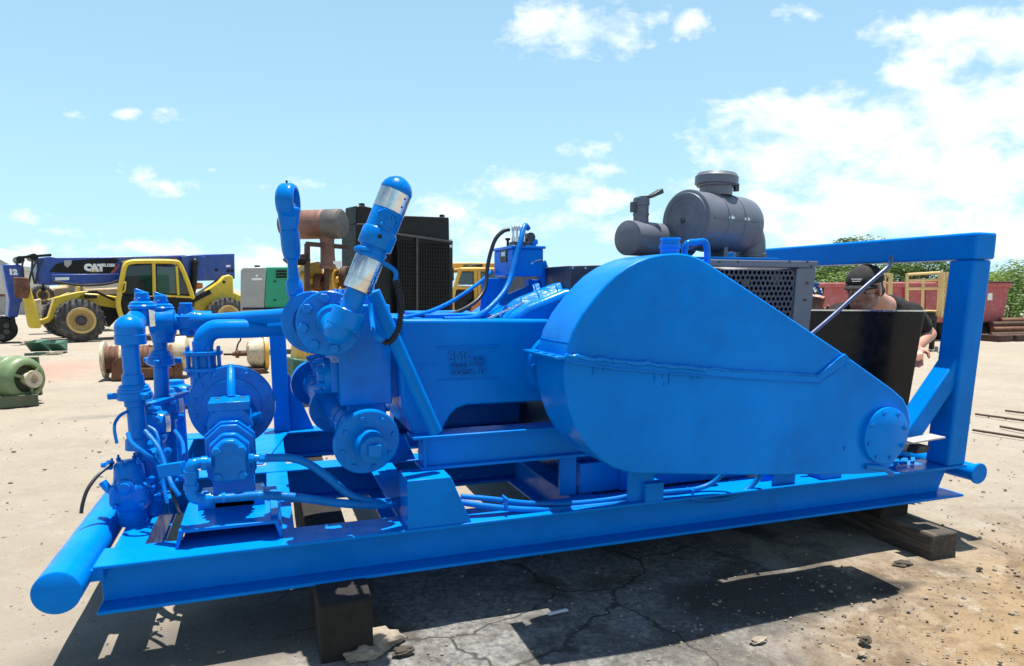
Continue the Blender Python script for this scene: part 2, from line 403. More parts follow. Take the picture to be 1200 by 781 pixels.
for i in range(NG):
    for j in range(NG): bm.faces.new((vs[i][j], vs[i+1][j], vs[i+1][j+1], vs[i][j+1]))
m_ = MB(); m_.bm.free(); m_.bm = bm
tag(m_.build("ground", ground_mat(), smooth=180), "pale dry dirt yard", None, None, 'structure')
print('TIME ground', time.time()-T0)
# loose gravel, uncountable
g = MB(); rnd = random.Random(3)
for k in range(2000):
    p = V((1.2+rnd.gauss(0, 3.2), 1.2+abs(rnd.gauss(0, 3.6)), 0))
    if p.y < 1.3 and abs(p.x) < .4: continue
    sz = rnd.choice((.003, .003, .004, .005, .005, .008))*(1.0+.5*rnd.random())*(1 if p.length < 5 else 1.5)
    g.rock((p.x, p.y, sz*.3-.008), sz, (1, rnd.uniform(.6, 1.1), rnd.uniform(.5, .8)), 1, .5, k)
for k in range(2200):
    p = V((2.6+rnd.gauss(0, 1.5), 1.75+rnd.gauss(0, .5), 0))
    sz = rnd.choice((.002, .003, .003, .004, .006))*(1+rnd.random()); g.rock((p.x, p.y, sz*.2-.009), sz, (1, rnd.uniform(.6, 1.1), rnd.uniform(.4, .7)), 1, .5, k+5000)
tag(g.build("gravel", stone_mat("gravel_stone", (.12, .095, .07), (.34, .285, .22)), smooth=30), "small loose stones on the yard", None, None, 'stuff')

print('TIME p1', time.time()-T0)
# ================================================================== the blue pump unit
unit = thing("pump_unit", (1.4, 3.6, 0), "big blue skid-mounted mud pump with belt guard, pipework and rack, raised on timbers", "pump unit")
ZT, ZB = .381, .207      # top and bottom of the skid beams
def rot_about(p, ang, axis='Z'): return Matrix.Translation(V(p)) @ Matrix.Rotation(ang, 4, axis) @ Matrix.Translation(-V(p))

def ibeam(x0, x1, y0, y1, zb=ZB, zt=ZT, tf=.014, tw=.012, ends=0.0):
    m = MB(); yc = (y0+y1)/2
    m.box((x0, y0, zt-tf), (x1, y1, zt)); m.box((x0, y0, zb), (x1, y1, zb+tf))
    m.prism([(x0+.004, yc-tw/2, zb+tf-.001), (x1-ends-.02, yc-tw/2, zb+tf-.001), (x1-.004-ends*.3, yc-tw/2, zt-tf+.001), (x0+.004, yc-tw/2, zt-tf+.001)], (0, tw, 0))
    return m
ibeam(-.585, 3.45, 2.52, 2.70, ends=.07).build("main_beam", BLUE, unit, .004)
ibeam(-.585, 3.45, 3.60, 3.75).build("main_beam", BLUE, unit, .004)
ibeam(-.585, 3.45, 4.58, 4.76).build("main_beam", BLUE, unit, .004)
for x0, x1 in ((-.555, -.455), (-.035, .065), (.47, .60), (1.25, 1.36), (2.1, 2.22), (2.9, 3.02)):
    m = MB()
    for ya, yb in ((2.703, 3.597), (3.753, 4.577)):
        m.box((x0, ya, ZT-.016), (x1, yb, ZT-.004)); m.box((x0, ya, ZB+.004), (x1, yb, ZB+.016))
        xm = (x0+x1)/2 if x0 > -.5 else x1-.012
        m.box((xm-.006, ya, ZB+.015), (xm+.006, yb, ZT-.015))
    m.build("cross_beam", BLUE, unit, .002)
# bottom sheets between the cross beams: engine bay
m = MB(); m.box((1.37, 2.72, ZT-.03), (2.09, 4.5, ZT-.022)); m.box((2.23, 2.72, ZT-.03), (2.89, 3.59, ZT-.022)); m.build("deck_plate", BLUE, unit)
def end_tube(xc, y0, y1, r, z):
    m = MB(); m.lathe((xc, y0, z), (0, 1, 0), [(0, r-.006), (.004, r), (y1-y0-.004, r), (y1-y0, r-.006)], 40)
    m.box((xc-r*.8 if xc > 0 else xc, 2.53, ZT-.055), (xc if xc > 0 else xc+r*1.5, 2.69, ZT-.016))
    return m.build("end_tube", BLUE, unit, 0)
end_tube(-.662, 2.40, 4.85, .070, .352)
end_tube(3.505, 2.50, 4.85, .046, .336)
MB().lathe((3.505, 2.487, .336), (0, 1, 0), [(0, .053), (.003, .056), (.012, .056), (.014, .053)], 36).build("tube_cap", BLUE, unit)
# weld beads, saddle

# --- rack of square tube at the right hand end
def leanbar(x0, x1, y0, y1, z0, z1, lean):
    return MB().hull8([V(p) for p in ((x0,y0,z0),(x1,y0,z0),(x1,y1,z0),(x0,y1,z0),(x0+lean,y0,z1),(x1+lean,y0,z1),(x1+lean,y1,z1),(x0+lean,y1,z1))])
leanbar(3.315, 3.445, 2.525, 2.66, ZT-.001, 1.445, .042).build("rack_post", BLUE, unit, .014, seg=4)
leanbar(3.315, 3.445, 4.62, 4.76, ZT-.001, 1.43, .042).build("rack_post", BLUE, unit, .014, seg=4)
MB().box((3.352, 2.517, 1.4465), (3.497, 4.78, 1.580)).build("rack_top_beam", BLUE, unit, .014, seg=4)
a = at(1121, 420, 2.595); b = at(1048, 528, 2.595)
MB().bar(a, b, .10, .10, (0, 1, 0)).build("rack_brace", BLUE, unit, .008)
a = V((3.39, 4.69, a.z)); b = V((b.x, 4.69, b.z))
MB().bar(a, b, .10, .10, (0, 1, 0)).build("rack_brace", BLUE, unit, .008)

# --- belt guard
YG, TG = 2.20, .27
out_px = [(663,420),(665,408),(670,403-12),(681,370),(697,348.5),(709,335),(722,322.5),(735,313.5),(748,306.5),(761,301.5),(774,298.6),(786,297.2),(797,297.2),(806,298.4),(815,301),(824,305),(832.5,310.3),
  (920,368.5),(984,411.5),(1046,456),(1059,467.5),(1065,481),(1067.5,496),(1064,514),(1055,532),(1046,545),(1036,554),(1010,556),(880,557),(747,555.5),(731,552.5),(717,547.5),(704,539),(692,527.5),(682,514),(674,500),(667,480),(663,462),(661,440)]
front = [at(x, y, YG) for x, y in out_px]
m = MB(); m.prism(front, (0, TG, 0))
guard = m.build("belt_guard", GUARDP, unit, .006, smooth=28)
# bolted seam strip across the face
up = [(663,416),(720,424),(790,430),(860,434.5),(958,440.5),(984,420),(991,415)]
lo = [(663,424),(720,432),(790,438),(860,443.5),(960,449.5),(992,427),(996,421)]
m = MB(); n = len(up)
for i in range(n-1):
    q = [at(*up[i], YG-.008), at(*up[i+1], YG-.008), at(*lo[i+1], YG-.008), at(*lo[i], YG-.008)]
    m.prism([q[0], q[1], q[2], q[3]], (0, .010, 0))
seam = m.build("seam_strip", GUARDP, guard, .001)
rnd = random.Random(5)
for line, rr, amp in ((up, .0064, .004), (lo, .0028, .0012)):
    pts = []
    for i in range(n-1):
        a, b = at(*line[i], YG-.009), at(*line[i+1], YG-.009); k = max(2, int((b-a).length/.021))
        for j in range(k): pts.append(a.lerp(b, j/k)+V((0, rnd.uniform(-.002, .001), rnd.gauss(0, .0022 if line is up and i < 3 else .0008))))
    m = MB(); m.tube(pts, lambda t: rr*(1+.9*noise.noise(V((t*160, 0, 0)))) * (1.3 if t < .45 else .7), 7, 2)
    m.build("weld_bead", CAST, guard)
# drips below the seam
m = MB()
for px, L in ((696, 10), (708, 7), (768, 13), (812, 9), (819, 7), (777, 9), (785, 16)):
    a = at(px, 429+ (px-696)*.07, YG-.003); m.tube([a, a-V((.001, 0, L*.0016)), a-V((0, 0, L*.0032))], lambda t: .0028*(1-.4*t), 6, 3)
m.ball(at(779, 451, YG-.002), .006, (1, .6, 1.3), 10, 6)
m.build("paint_run", BLUE, guard)
# side tab of the split line, upper rib
a = at(661, 420, YG); m = MB(); m.box((a.x-.035, YG-.005, a.z-.004), (a.x+.02, YG+TG+.05, a.z+.006)); m.build("split_flange", CAST, guard, .002)
a = at(668, 403, YG); m = MB(); m.box((a.x-.006, YG+.004, a.z-.003), (a.x+.02, YG+TG-.004, a.z+.004)); m.build("rib", BLUE, guard, .001)
for yy in (.04, .12, .2):
    a = at(661, 420, YG); MB().hexnut((a.x-.022, YG+yy, a.z+.005), (0, 0, 1), .009, .008).build("bolt", CAST, guard)
# inspection cover
c = at(1034.5, 509.5, YG)
m = MB(); m.lathe(c+V((0, .001, 0)), (0, -1, 0), [(0, .122), (.022, .122), (.024, .119)], 48); cover = m.build("inspection_cover", GUARDP, guard)
for k in range(8):
    a = 2*math.pi*(k+.35)/8; MB().hexnut(c+V((.103*math.cos(a), -.0225, .103*math.sin(a))), (0, -1, 0), .0095, .009).build("bolt", CAST, guard)
MB().hexnut(at(990, 525.5, YG-.001), (0, -1, 0), .008, .008).build("bolt", CAST, guard)
m = MB(); q = at(1034, 549, YG-.012); m.tube([at(1014, 547, YG-.008), q, at(1046, 556, YG-.01)], .012, 8, 4); m.build("drain_pipe", CAST, guard)
# filler neck and handle on top
a = at(785, 299, YG+.10); h = (at(785, 279, YG+.10)-a).z
m = MB(); m.lathe(a-V((0,0,.02)), (0, 0, 1), [(0, .036), (.02+h*.35, .036), (.02+h*.4, .041), (.02+h*.62, .041), (.02+h*.66, .036), (.02+h*.82, .035), (.02+h*.9, .039), (.02+h, .037)], 28)
m.build("filler_neck", CAST, guard)
a = at(802, 299, YG+.12); b = at(804, 286, YG+.12); c_ = at(828, 284.5, YG+.12); d = at(829, 309, YG+.12)
MB().tube([a-V((0,0,.02)), a, a.lerp(b, .8), b+V((.012,0,.004)), b.lerp(c_, .5)+V((0,0,.004)), c_-V((.012,0,-.003)), c_.lerp(d, .25), d], .0125, 12, 5).build("lifting_handle", CAST, guard)
# unseen sheet and disc added behind the guard to fill its shadow gap
cx_, cz_ = sum(p.x for p in front)/len(front), sum(p.z for p in front)/len(front)
bp_ = [V((cx_+(p.x-cx_)*.93, YG+TG+.002, max(.645, cz_+(p.z-cz_)*.93))) for p in front]
pp_ = [bp_[0]]
for p in bp_[1:]:
    if (p-pp_[-1]).length > .004: pp_.append(p)
MB().prism(pp_, (0, .045, 0)).build("shadow_fill_sheet", BLUE, guard)
sv_ = at(772, 428, 2.52); MB().lathe(V((sv_.x, 2.522, sv_.z)), (0, 1, 0), [(0, .40), (.004, .41), (.05, .41), (.055, .2), (.09, .12)], 48).build("shadow_fill_disc", BLUE, unit)
# legs of the guard
for px in (735, 905):
    a = at(px, 552, 2.56); MB().box((a.x, 2.50+.05, ZT-.001), (a.x+.13, 2.562, a.z+.12)).build("guard_leg", BLUE, unit, .002)

# --- pump sub base and its leg
ysb = 2.66
p0, p1 = at(484, 513, ysb), at(640, 502, ysb); q0, q1 = at(500, 551, ysb), at(640, 540, ysb)
zt2 = (p0.z+p1.z)/2; zb2 = (q0.z+q1.z)/2
def sub_beam(y0, y1):
    m = MB(); x0 = p0.x; x1 = 2.0
    m.box((x0, y0, zt2-.012), (x1, y1, zt2)); m.box((x0+.03, y0, zb2), (x1, y1, zb2+.012)); yc = y0+.035 if y0 < 3 else y1-.035
    m.box((x0+.05, yc-.006, zb2+.011), (x1-.01, yc+.006, zt2-.011))
    m.box((x0+.045, y0+.004, zb2+.011), (x0+.055, y1-.004, zt2-.011))
    return m.build("pump_base_beam", BLUE, unit, .003)
sub_beam(ysb, ysb+.13); sub_beam(3.35, 3.48)
def leg(y0, y1):
    a, b, c, d = at(478, 620, 2.525), at(553, 612, 2.525), at(530, 549, 2.66), at(479, 553, 2.66)
    z0 = ZT-.001; z1 = zb2+.001
    m = MB(); f = [V((a.x, y0, z0)), V((b.x, y0, z0)), V((c.x*.985, y0+.02, z1)), V((d.x*.97, y0+.02, z1))]
    f = [V((a.x, y0, z0)), V((b.x, y0, z0)), V((a.x+.175, y0+.004, z1)), V((a.x+.004, y0+.004, z1))]
    m.prism(f, (0, y1-y0, 0)); return m.build("support_leg", BLUE, unit, .003)
leg(2.528, 2.70); leg(3.61, 3.74)
m = MB(); m.box((1.5, 2.71, ZT), (1.66, 3.3, zb2)); m.build("support_leg", BLUE, unit, .003)
MB().box((1.2, 2.73, ZT), (1.28, 2.745, zb2)).build("gusset", BLUE, unit)

# --- pump frame (power end)
YP, YPB = 2.72, 3.42
prof = [(470,374.5),(600,374.5),(645,374.5),(652,395),(652,470),(600,472),(548,475),(536,479),(528,487),(522,498),(517,511),(485,512),(478,492),(471,477),(469,440)]
m = MB(); m.prism([at(x, y, YP) for x, y in prof], (0, YPB-YP, 0)); body = m.build("pump_frame", BLUE, unit, .014, seg=4, smooth=30)
# crosshead covers on top of the frame
for y in (2.93, 3.2):
    a, b = at(505, 373, YP), at(585, 373, YP)
    MB().box((a.x, y-.09, a.z-.006), (b.x, y+.09, a.z+.012)).build("top_cover", BLUE, body, .005)
# crankcase hump: sloping lid and round bearing housings
hp = [(592,376),(604,366),(620,357),(640,349),(662,340),(690,334),(740,330),(790,345),(800,420),(780,470),(660,474),(640,440),(610,384)]
m = MB(); m.prism([at(x, y, YP+.06) for x, y in hp], (0, YPB-YP-.08, 0)); hump = m.build("crankcase", CAST, unit, .03, seg=4, smooth=50)
for y0, y1 in ((YP+.14, YP+.24), (YP+.40, YP+.5)):
    pts = [at(x, y-2, YP+.06) for x, y in hp[1:7]]
    m = MB(); d = V((0, 1, 0))
    for p_, q_ in zip(pts, pts[1:]):
        m.hull8([V((p_.x,y0,p_.z-.01)),V((q_.x,y0,q_.z-.01)),V((q_.x,y1,q_.z-.01)),V((p_.x,y1,p_.z-.01)),V((p_.x,y0+.03,p_.z+.02)),V((q_.x,y0+.03,q_.z+.02)),V((q_.x,y1-.03,q_.z+.02)),V((p_.x,y1-.03,p_.z+.02))])
    m.build("casting_rib", CAST, hump, .004)
c = at(652, 428, YP-.03)
m = MB(); m.lathe(V((c.x, YP+.02, c.z)), (0, -1, 0), [(0, .135), (.03, .130), (.05, .122), (.055, .09), (.10, .085), (.11, .08)], 40); brg = m.build("bearing_housing", CAST, unit)
for k in range(8):
    a = 2*math.pi*k/8; MB().hexnut((c.x+.108*math.cos(a), YP-.032, c.z+.108*math.sin(a)), (0, -1, 0), .01, .012).build("bolt", CAST, brg)
MB().cyl((c.x+.02, YP, c.z), (c.x+.02, YG+.05, c.z), .05).build("pinion_shaft", STEEL, unit)
# cast maker's plate on the frame
a = at(512, 407.5, YP-.004); b = at(584, 407, YP-.004)
M0 = MB(); M0.box((a.x, YP-.008, a.z-.004), (b.x, YP+.002, a.z+.003)); M0.build("raised_band", BLUE, body, .002)
a = at(512, 446, YP-.004); M0 = MB(); M0.box((a.x, YP-.005, a.z-.002), (b.x, YP+.002, a.z+.002)); M0.build("raised_band", BLUE, body, .001)
for txt, px, py, sz in (("SMC", 540, 418, .058), ("INC.", 562, 420.5, .026), ("MODEL T-185-F", 548.5, 427.8, .0225), ("ODESSA, TX", 548.5, 436, .029)):
    text_mesh(txt, sz, "lettering", CAST, body, facing(at(px, py, YP-.001), (1, 0, .02), (0, 0, 1)), .009)
m = MB(); m.tube([at(489, 427, YP), at(500, 427.5, YP-.002), at(511, 425.5, YP)], .003, 6); m.build("casting_mark", CAST, body)

# --- fluid end
fx0, fx1 = .262, .47
fz0, fz1 = at(430, 475, 2.76).z, at(440, 357, 2.76).z
m = MB(); m.box((fx0, 2.76, fz0), (fx1, 3.45, fz1)); m.box((fx0+.03, 2.80, fz0-.10), (fx1-.02, 3.42, fz0+.01)); fluid = m.build("fluid_end", CAST, unit, .008)
m = MB(); m.box((fx0-.028, 2.80, fz0+.05), (fx0+.002, 3.42, fz0+.17)); m.build("cover_flange", CAST, fluid, .004)
for y in (2.88, 3.1, 3.32):
    m = MB(); m.lathe((fx0+.1, y, fz1-.002), (0, 0, 1), [(0, .082), (.03, .082), (.034, .06), (.055, .055), (.06, .05)], 28); vc = m.build("valve_cover", CAST, fluid)
    for k in range(6):
        a = 2*math.pi*k/6+.3; MB().stud((fx0+.1+.066*math.cos(a), y+.066*math.sin(a), fz1+.03), (0, 0, 1), .010, .028).build("stud", CAST, fluid)
    m = MB(); m.lathe((fx0-.026, y, fz0+.11), (-1, 0, 0), [(0, .075), (.025, .075), (.03, .05), (.05, .045)], 24); m.build("cylinder_cover", CAST, fluid)
    for k in range(6):
        a = 2*math.pi*(k+.5)/6; MB().stud((fx0-.05, y+.062*math.cos(a), fz0+.11+.062*math.sin(a)), (-1, 0, 0), .011, .04).build("stud", CAST, fluid)
# tie block behind the fluid end
a = at(465, 345, 2.85)
m = MB(); m.box((fx1-.13, 2.9, fz1-.01), (fx1-.04, 3.0, fz1+.07)); m.build("valve_block", CAST, fluid, .006)
MB().box((fx1+.002, 2.80, fz0+.02), (at(470, 374, YP).x+.03, 3.4, fz1-.1)).build("distance_piece", CAST, unit, .004)

# --- discharge: flange pair, elbow, pressure relief valve
def bolt_circle(c, n, ax, r, k, br, parent, h=.016, ph=0., mat=CAST):
    u, v, _ = frame(n)
    for i in range(k):
        a = 2*math.pi*(i+ph)/k; MB().hexnut(V(c)+u*r*math.cos(a)+v*r*math.sin(a), n, br, h).build("bolt", mat, parent)
c1 = at(386, 379.5, 2.60); nY = V((0, -1, 0))
ax_d = V((-.14, -1, 0)).normalized()
m = MB(); m.lathe(c1, -ax_d, [(0, .115), (.004, .119), (.026, .119), (.030, .115)], 48); fl = m.build("discharge_flange", CAST, unit)
bolt_circle(c1+ax_d*.0, ax_d, None, .093, 8, .019, fl, .018, .2)
c2 = at(367, 378, 2.70)
m = MB(); m.lathe(c2, -ax_d, [(0, .113), (.004, .117), (.028, .117), (.032, .113)], 48); m.lathe(c1-ax_d*.02, -ax_d, [(0, .07), (.07, .07)], 24); m.lathe(c2, -ax_d, [(0, .075), (.25, .075), (.7, .075)], 28); m.build("discharge_manifold", CAST, unit)
m = MB()
for k in range(8):
    u, v, _ = frame(ax_d); a = 2*math.pi*(k+.2)/8; p = c1+u*.093*math.cos(a)+v*.093*math.sin(a); m.cyl(p-ax_d*.02, p-ax_d*.095, .009, seg=8)
m.build("flange_stud", CAST, fl)
YR = 2.47
e0 = at(410, 362, YR); e1 = at(471, 208, YR); dr = (e1-e0).normalized(); pxm = (e1-e0).length/165.6
# elbow: leaves the flange towards the camera and turns up along the valve axis
hub = at(390, 376, 2.60); corner = at(396, 388, YR)
m = MB(); m.tube([hub+V((0,.01,0)), hub.lerp(corner, .45)+V((-.004,0,0)), corner, corner.lerp(e0, .5), e0-dr*.01], .047, 24, 8)
m.lathe(hub-ax_d*.002, ax_d, [(0, .062), (.03, .058), (.055, .05)], 28)
m.lathe(e0-dr*.075, dr, [(0, .050), (.008, .057), (.066, .057), (.07, .053)], 32)
m.build("elbow", CAST, unit)
rv = [(0,12.5),(3,13.2),(22,13.2),(23,12)]
m = MB(); m.lathe(e0-dr*.005, dr, [(t*pxm, r*pxm) for t, r in [(0,12.5),(24,12.5),(24.2,12)]], 32); collar = m.build("valve_collar", CAST, unit)
m = MB(); m.lathe(e0, dr, [(t*pxm, r*pxm) for t, r in [(23,16.2),(25,16.8),(36,16.9),(36.4,16.3),(38,16.3),(38.4,17),(62,16.8),(63.5,16)]], 40); m.build("silver_sleeve", STEEL, collar)
m = MB(); m.lathe(e0, dr, [(t*pxm, r*pxm) for t, r in [(63,15),(64,17),(67,17),(67.5,16),(69.5,16),(70,17.2),(73,17.2),(73.5,16),(77,16),(77.2,19.5),(78.5,20.4),(96,20.6),(98,19.6),(99,18.6),(123,18.6)]], 40); rbody = m.build("relief_valve", CAST, unit)
m = MB(); m.lathe(e0, dr, [(t*pxm, r*pxm) for t, r in [(122.5,18.4),(123,18.9),(146,18.9),(146.4,18.4)]], 40); m.build("silver_band", STEEL, rbody)
m = MB(); m.lathe(e0, dr, [(t*pxm, r*pxm) for t, r in [(146,18.4),(147,18.9),(149,18.9),(154,17.6),(159,14.2),(163,9),(165,4),(165.6,.5)]], 40); m.build("dome_cap", CAST, rbody)
# vent hole, cast emblem (a chevron frame) and button
side = dr.cross(V((0, 1, 0))).normalized()
def onbody(t, s, r): return e0+dr*t*pxm+(side*s+V((0, -1, 0))*math.sqrt(max(0, 1-s*s)))*r*pxm
for t, s in ((89, .05),):
    p = onbody(t, s, 20.0); MB().cyl(p, p+V((0, -.006, 0)), .007, seg=14).build("vent_hole", HOLE, rbody)
eb = [onbody(113, -.62, 18.9), onbody(119, -.35, 18.9), onbody(120, .35, 18.9), onbody(115, .62, 18.9), onbody(109.5, .55, 18.9), onbody(109.5, -.6, 18.9)]
m = MB(); m.tube(eb+[eb[0]], .0042, 6, 1, smooth=False)
for s in (-.3, -.05, .2): m.bar(onbody(111.8, s-.06, 18.7), onbody(117, s+.06, 18.7), .007, .007)
p = onbody(103, .2, 18.8); m.ball(p, .008, (1, .8, 1), 12, 8); m.tube([onbody(103, -.5, 18.8), onbody(103.5, -.25, 18.8)], .002, 6)
m.build("cast_emblem", CAST, rbody)
p = [onbody(141, -.55, 19.1), onbody(131, -.55, 19.1)]
for q in p: MB().ball(q, .0035, (1,1,1), 8, 6).build("rivet", DGREY, rbody)
# lever arm behind the sleeve and spring covered hose
m = MB(); m.tube([onbody(72, .3, 17), onbody(66, .9, 20), at(460, 315, YR), at(463.5, 329, YR)], .0085, 10); hs = m.build("shutdown_hose", CAST, unit)
sp = [at(463.5, 328, YR), at(468, 345, YR), at(470, 365, YR), at(466, 388, YR), at(456, 401.5, YR), at(449, 400, YR)]
MB().tube(sp, .008, 10).build("hose_core", HOSE, hs)
cp = crom(sp, 10); m = MB(); coil = []
L = 0; tot = sum((b-a).length for a, b in zip(cp, cp[1:]))
for a, b in zip(cp, cp[1:]):
    seg = (b-a).length; u, v, d = frame(b-a)
    for k in range(6):
        t = k/6; ang = (L+seg*t)/.0085*2*math.pi
        coil.append(a.lerp(b, t)+(u*math.cos(ang)+v*math.sin(ang))*.0115)
    L += seg
# (coil resampled finely so that its turns stay round)
pts = []; N_ = int(tot/.0085*10)
cum = [0]
for a, b in zip(cp, cp[1:]): cum.append(cum[-1]+(b-a).length)
def along(s):
    for i in range(len(cp)-1):
        if s <= cum[i+1]:
            return cp[i].lerp(cp[i+1], (s-cum[i])/max(1e-6, cum[i+1]-cum[i])), (cp[i+1]-cp[i])
    return cp[-1], cp[-1]-cp[-2]
for k in range(N_):
    s = tot*k/N_; c, d = along(s); d = d.normalized(); u = V((0, 1, 0)); v = d.cross(u).normalized()
    a = 2*math.pi*s/.0085; pts.append(c+(u*math.cos(a)+v*math.sin(a))*.0115)
MB().tube(pts, .0022, 5, 1, smooth=False).build("spring_guard", BLACK, hs)
m = MB(); m.tube([at(449, 400, YR), at(443, 396, YR), at(438, 390, YR+.02), at(435, 370, YR+.08), at(434, 356, YR+.1)], .0095, 10); m.build("hose_tail", CAST, hs)

# long support strut
a, b = at(437, 342, 2.60), at(511, 507, 2.63)
m = MB(); m.lathe(a, b-a, [(0, .027), ((b-a).length, .027)], 24); m.build("support_strut", BLUE, unit, .002)

# --- pressure gauge standpipe
YQ = 2.78
g0, g1 = at(346, 346, YQ), at(338.5, 262, YQ); dg = (g1-g0).normalized(); pm = (g1-g0).length/84.3
m = MB(); m.lathe(g0-dg*.03, dg, [(t*pm, r*pm) for t, r in [(-6,8),(9,8),(10,9.6),(14,10),(24,10),(26,9),(30,7),(45,5.8),(51,6.2),(53,9),(60,10.5),(68,11.2),(84,11.2),(85,10.2),(89,10)]], 28); gst = m.build("eye_stem", CAST, unit)
gc_ = at(337, 237, YQ); gn = V((.96, -.28, 0)).normalized()
m = MB(); m.lathe(gc_-gn*.034, gn, [(0, .047), (.008, .060), (.02, .068), (.052, .069), (.060, .066), (.068, .060), (.069, .052), (.060, .046), (.012, .044), (0, .047)], 40, closed=False)
gh = m.build("eye_ring", CAST, gst)
MB().hull8([gc_+V(p) for p in ((-.03,-.03,-.11),(.03,-.03,-.11),(.03,.03,-.11),(-.03,.03,-.11),(-.04,-.045,-.02),(.045,-.045,-.02),(.045,.045,-.02),(-.04,.045,-.02))]).build("eye_neck", CAST, gst, .012)
u_ = V((0, 0, 1)); sd_ = gn.cross(u_); m = MB(); m.bar(gc_-u_*.012-sd_*.045, gc_-u_*.012+sd_*.045, .05, .016); m.build("cross_bar", CAST, gst)
MB().cyl(gc_+V((0,0,.066)), gc_+V((0,0,.078)), .004, seg=8).build("vent_plug", BLACK, gst)

# --- suction manifold along the lower edge
yF = 2.62
sc = at(431, 519, yF)
se = at(366, 446, 3.42)
ax = (se-sc).normalized()
m = MB(); m.lathe(sc, ax, [(0, .125), (.004, .130), (.022, .130), (.024, .126)], 48); sfl = m.build("suction_flange", CAST, unit)
bolt_circle(sc+V((0,.001,0)), -ax, None, .104, 8, .0095, sfl, .012, .32)
m = MB(); m.lathe(sc, -ax, [(0, .062), (.035, .058), (.05, .055)], 32); m.lathe(sc, -ax, [(.05, .050), (.062, .053), (.075, .052), (.078, .045)], 32); m.build("hub", CAST, sfl)
q = sc-ax*.074; m = MB(); m.box((q.x-.024, q.y-.028, q.z-.024), (q.x+.024, q.y+.01, q.z+.024)); m.build("square_plug", CAST, sfl, .004)
m = MB(); m.lathe(sc+ax*.02, ax, [(0, .062), (.78, .062)], 32)
for t in (.13, .19, .25, .31): m.lathe(sc+ax*t, ax, [(0, .064), (.006, .067), (.012, .064)], 28)
m.lathe(sc+ax*.42, ax, [(0, .115), (.02, .115)], 40); m.lathe(sc+ax*.78, ax, [(0, .11), (.018, .11)], 40); m.lathe(sc+ax*.80, ax, [(0, .105), (.016, .105)], 40)
m.build("suction_pipe", CAST, unit)
for k in range(6):
    a = 2*math.pi*(k+.4)/6; u, v, _ = frame(ax); MB().hexnut(sc+ax*.42+(u*math.cos(a)+v*math.sin(a))*.095, -ax, .010, .012).build("bolt", CAST, unit.children[-1] if False else sfl)
for t in (.3, .52, .7):
    p = sc+ax*t; m = MB(); m.cyl(p, V((p.x+.06, p.y, fz0-.08)), .045, seg=20); m.build("suction_branch", CAST, unit)

# --- charge pump (centrifugal), bearing frame and gear pump on their pedestal
yV = 3.06
vc = at(272, 476, yV)
m = MB(); m.lathe(vc, (0, 1, 0), [(0, .165), (.004, .170), (.022, .172), (.024, .168), (.03, .160), (.09, .165), (.12, .15), (.13, .10)], 56)
m.lathe(vc+V((0,.001,0)), (0, -1, 0), [(0, .118), (.006, .116), (.008, .11)], 48)
vol = m.build("charge_pump", CAST, unit)
bolt_circle(vc, nY, None, .146, 14, .009, vol, .010, .5)
# outlet with flanges
o0 = at(236, 470, yV+.06); o1 = at(237, 396, yV+.06)
m = MB(); m.lathe(V((o1.x, yV+.06, o0.z)), (0, 0, 1), [(0, .058), (at(237, 436, yV).z-o0.z, .056)], 28)
zf = at(237, 437, yV).z
for dz in (0, at(237, 418, yV).z-zf): m.lathe((o1.x, yV+.06, zf+dz), (0, 0, 1), [(0, .072), (.003, .076), (.016, .076), (.018, .072)], 32)
m.lathe((o1.x, yV+.06, zf), (0, 0, 1), [(.01, .048), (.075, .048)], 24)
outl = m.build("outlet_flange", CAST, unit)
for k in range(8):
    a = 2*math.pi*(k+.5)/8; MB().cyl((o1.x+.064*math.cos(a), yV+.06+.064*math.sin(a), zf-.02), (o1.x+.064*math.cos(a), yV+.06+.064*math.sin(a), zf+.102), .0065, seg=8).build("stud", CAST, outl)
pz = at(300, 385, yV+.06).z
m = MB(); st = V((o1.x, yV+.06, zf+.08)); 
m.tube([st, st+V((0,0,.04)), V((o1.x, yV+.06, pz-.07)), V((o1.x+.012, yV+.06, pz-.03)), V((o1.x+.045, yV+.06, pz-.004)), V((o1.x+.09, yV+.06, pz)), V((o1.x+.2, yV+.06, pz)), V((.22, yV+.06, pz+.008))], .040, 26, 6)
m.build("discharge_pipe", BLUE, unit)
# column behind
m = MB(); a = at(316, 400, 4.66); b = at(335, 400, 4.66); m.box((a.x, 4.60, ZT), (b.x, 4.70, a.z+.12)); m.build("column", BLUE, unit, .006)
ga = [V((b.x+.001, 4.645, ZT)), V((b.x+.15, 4.645, ZT)), V((b.x+.01, 4.645, ZT+.37)), V((b.x+.001, 4.645, ZT+.37))]
MB().prism(ga, (0, .012, 0)).build("gusset", BLUE, unit)
# deck plate lit between the beams
m = MB(); m.prism([V((-.05, 3.76, ZT)), V((.10, 4.56, ZT)), V((-.2, 4.56, ZT)), V((-.3, 3.76, ZT))], (0, 0, .006)); m.build("deck_plate", BLUE, unit)
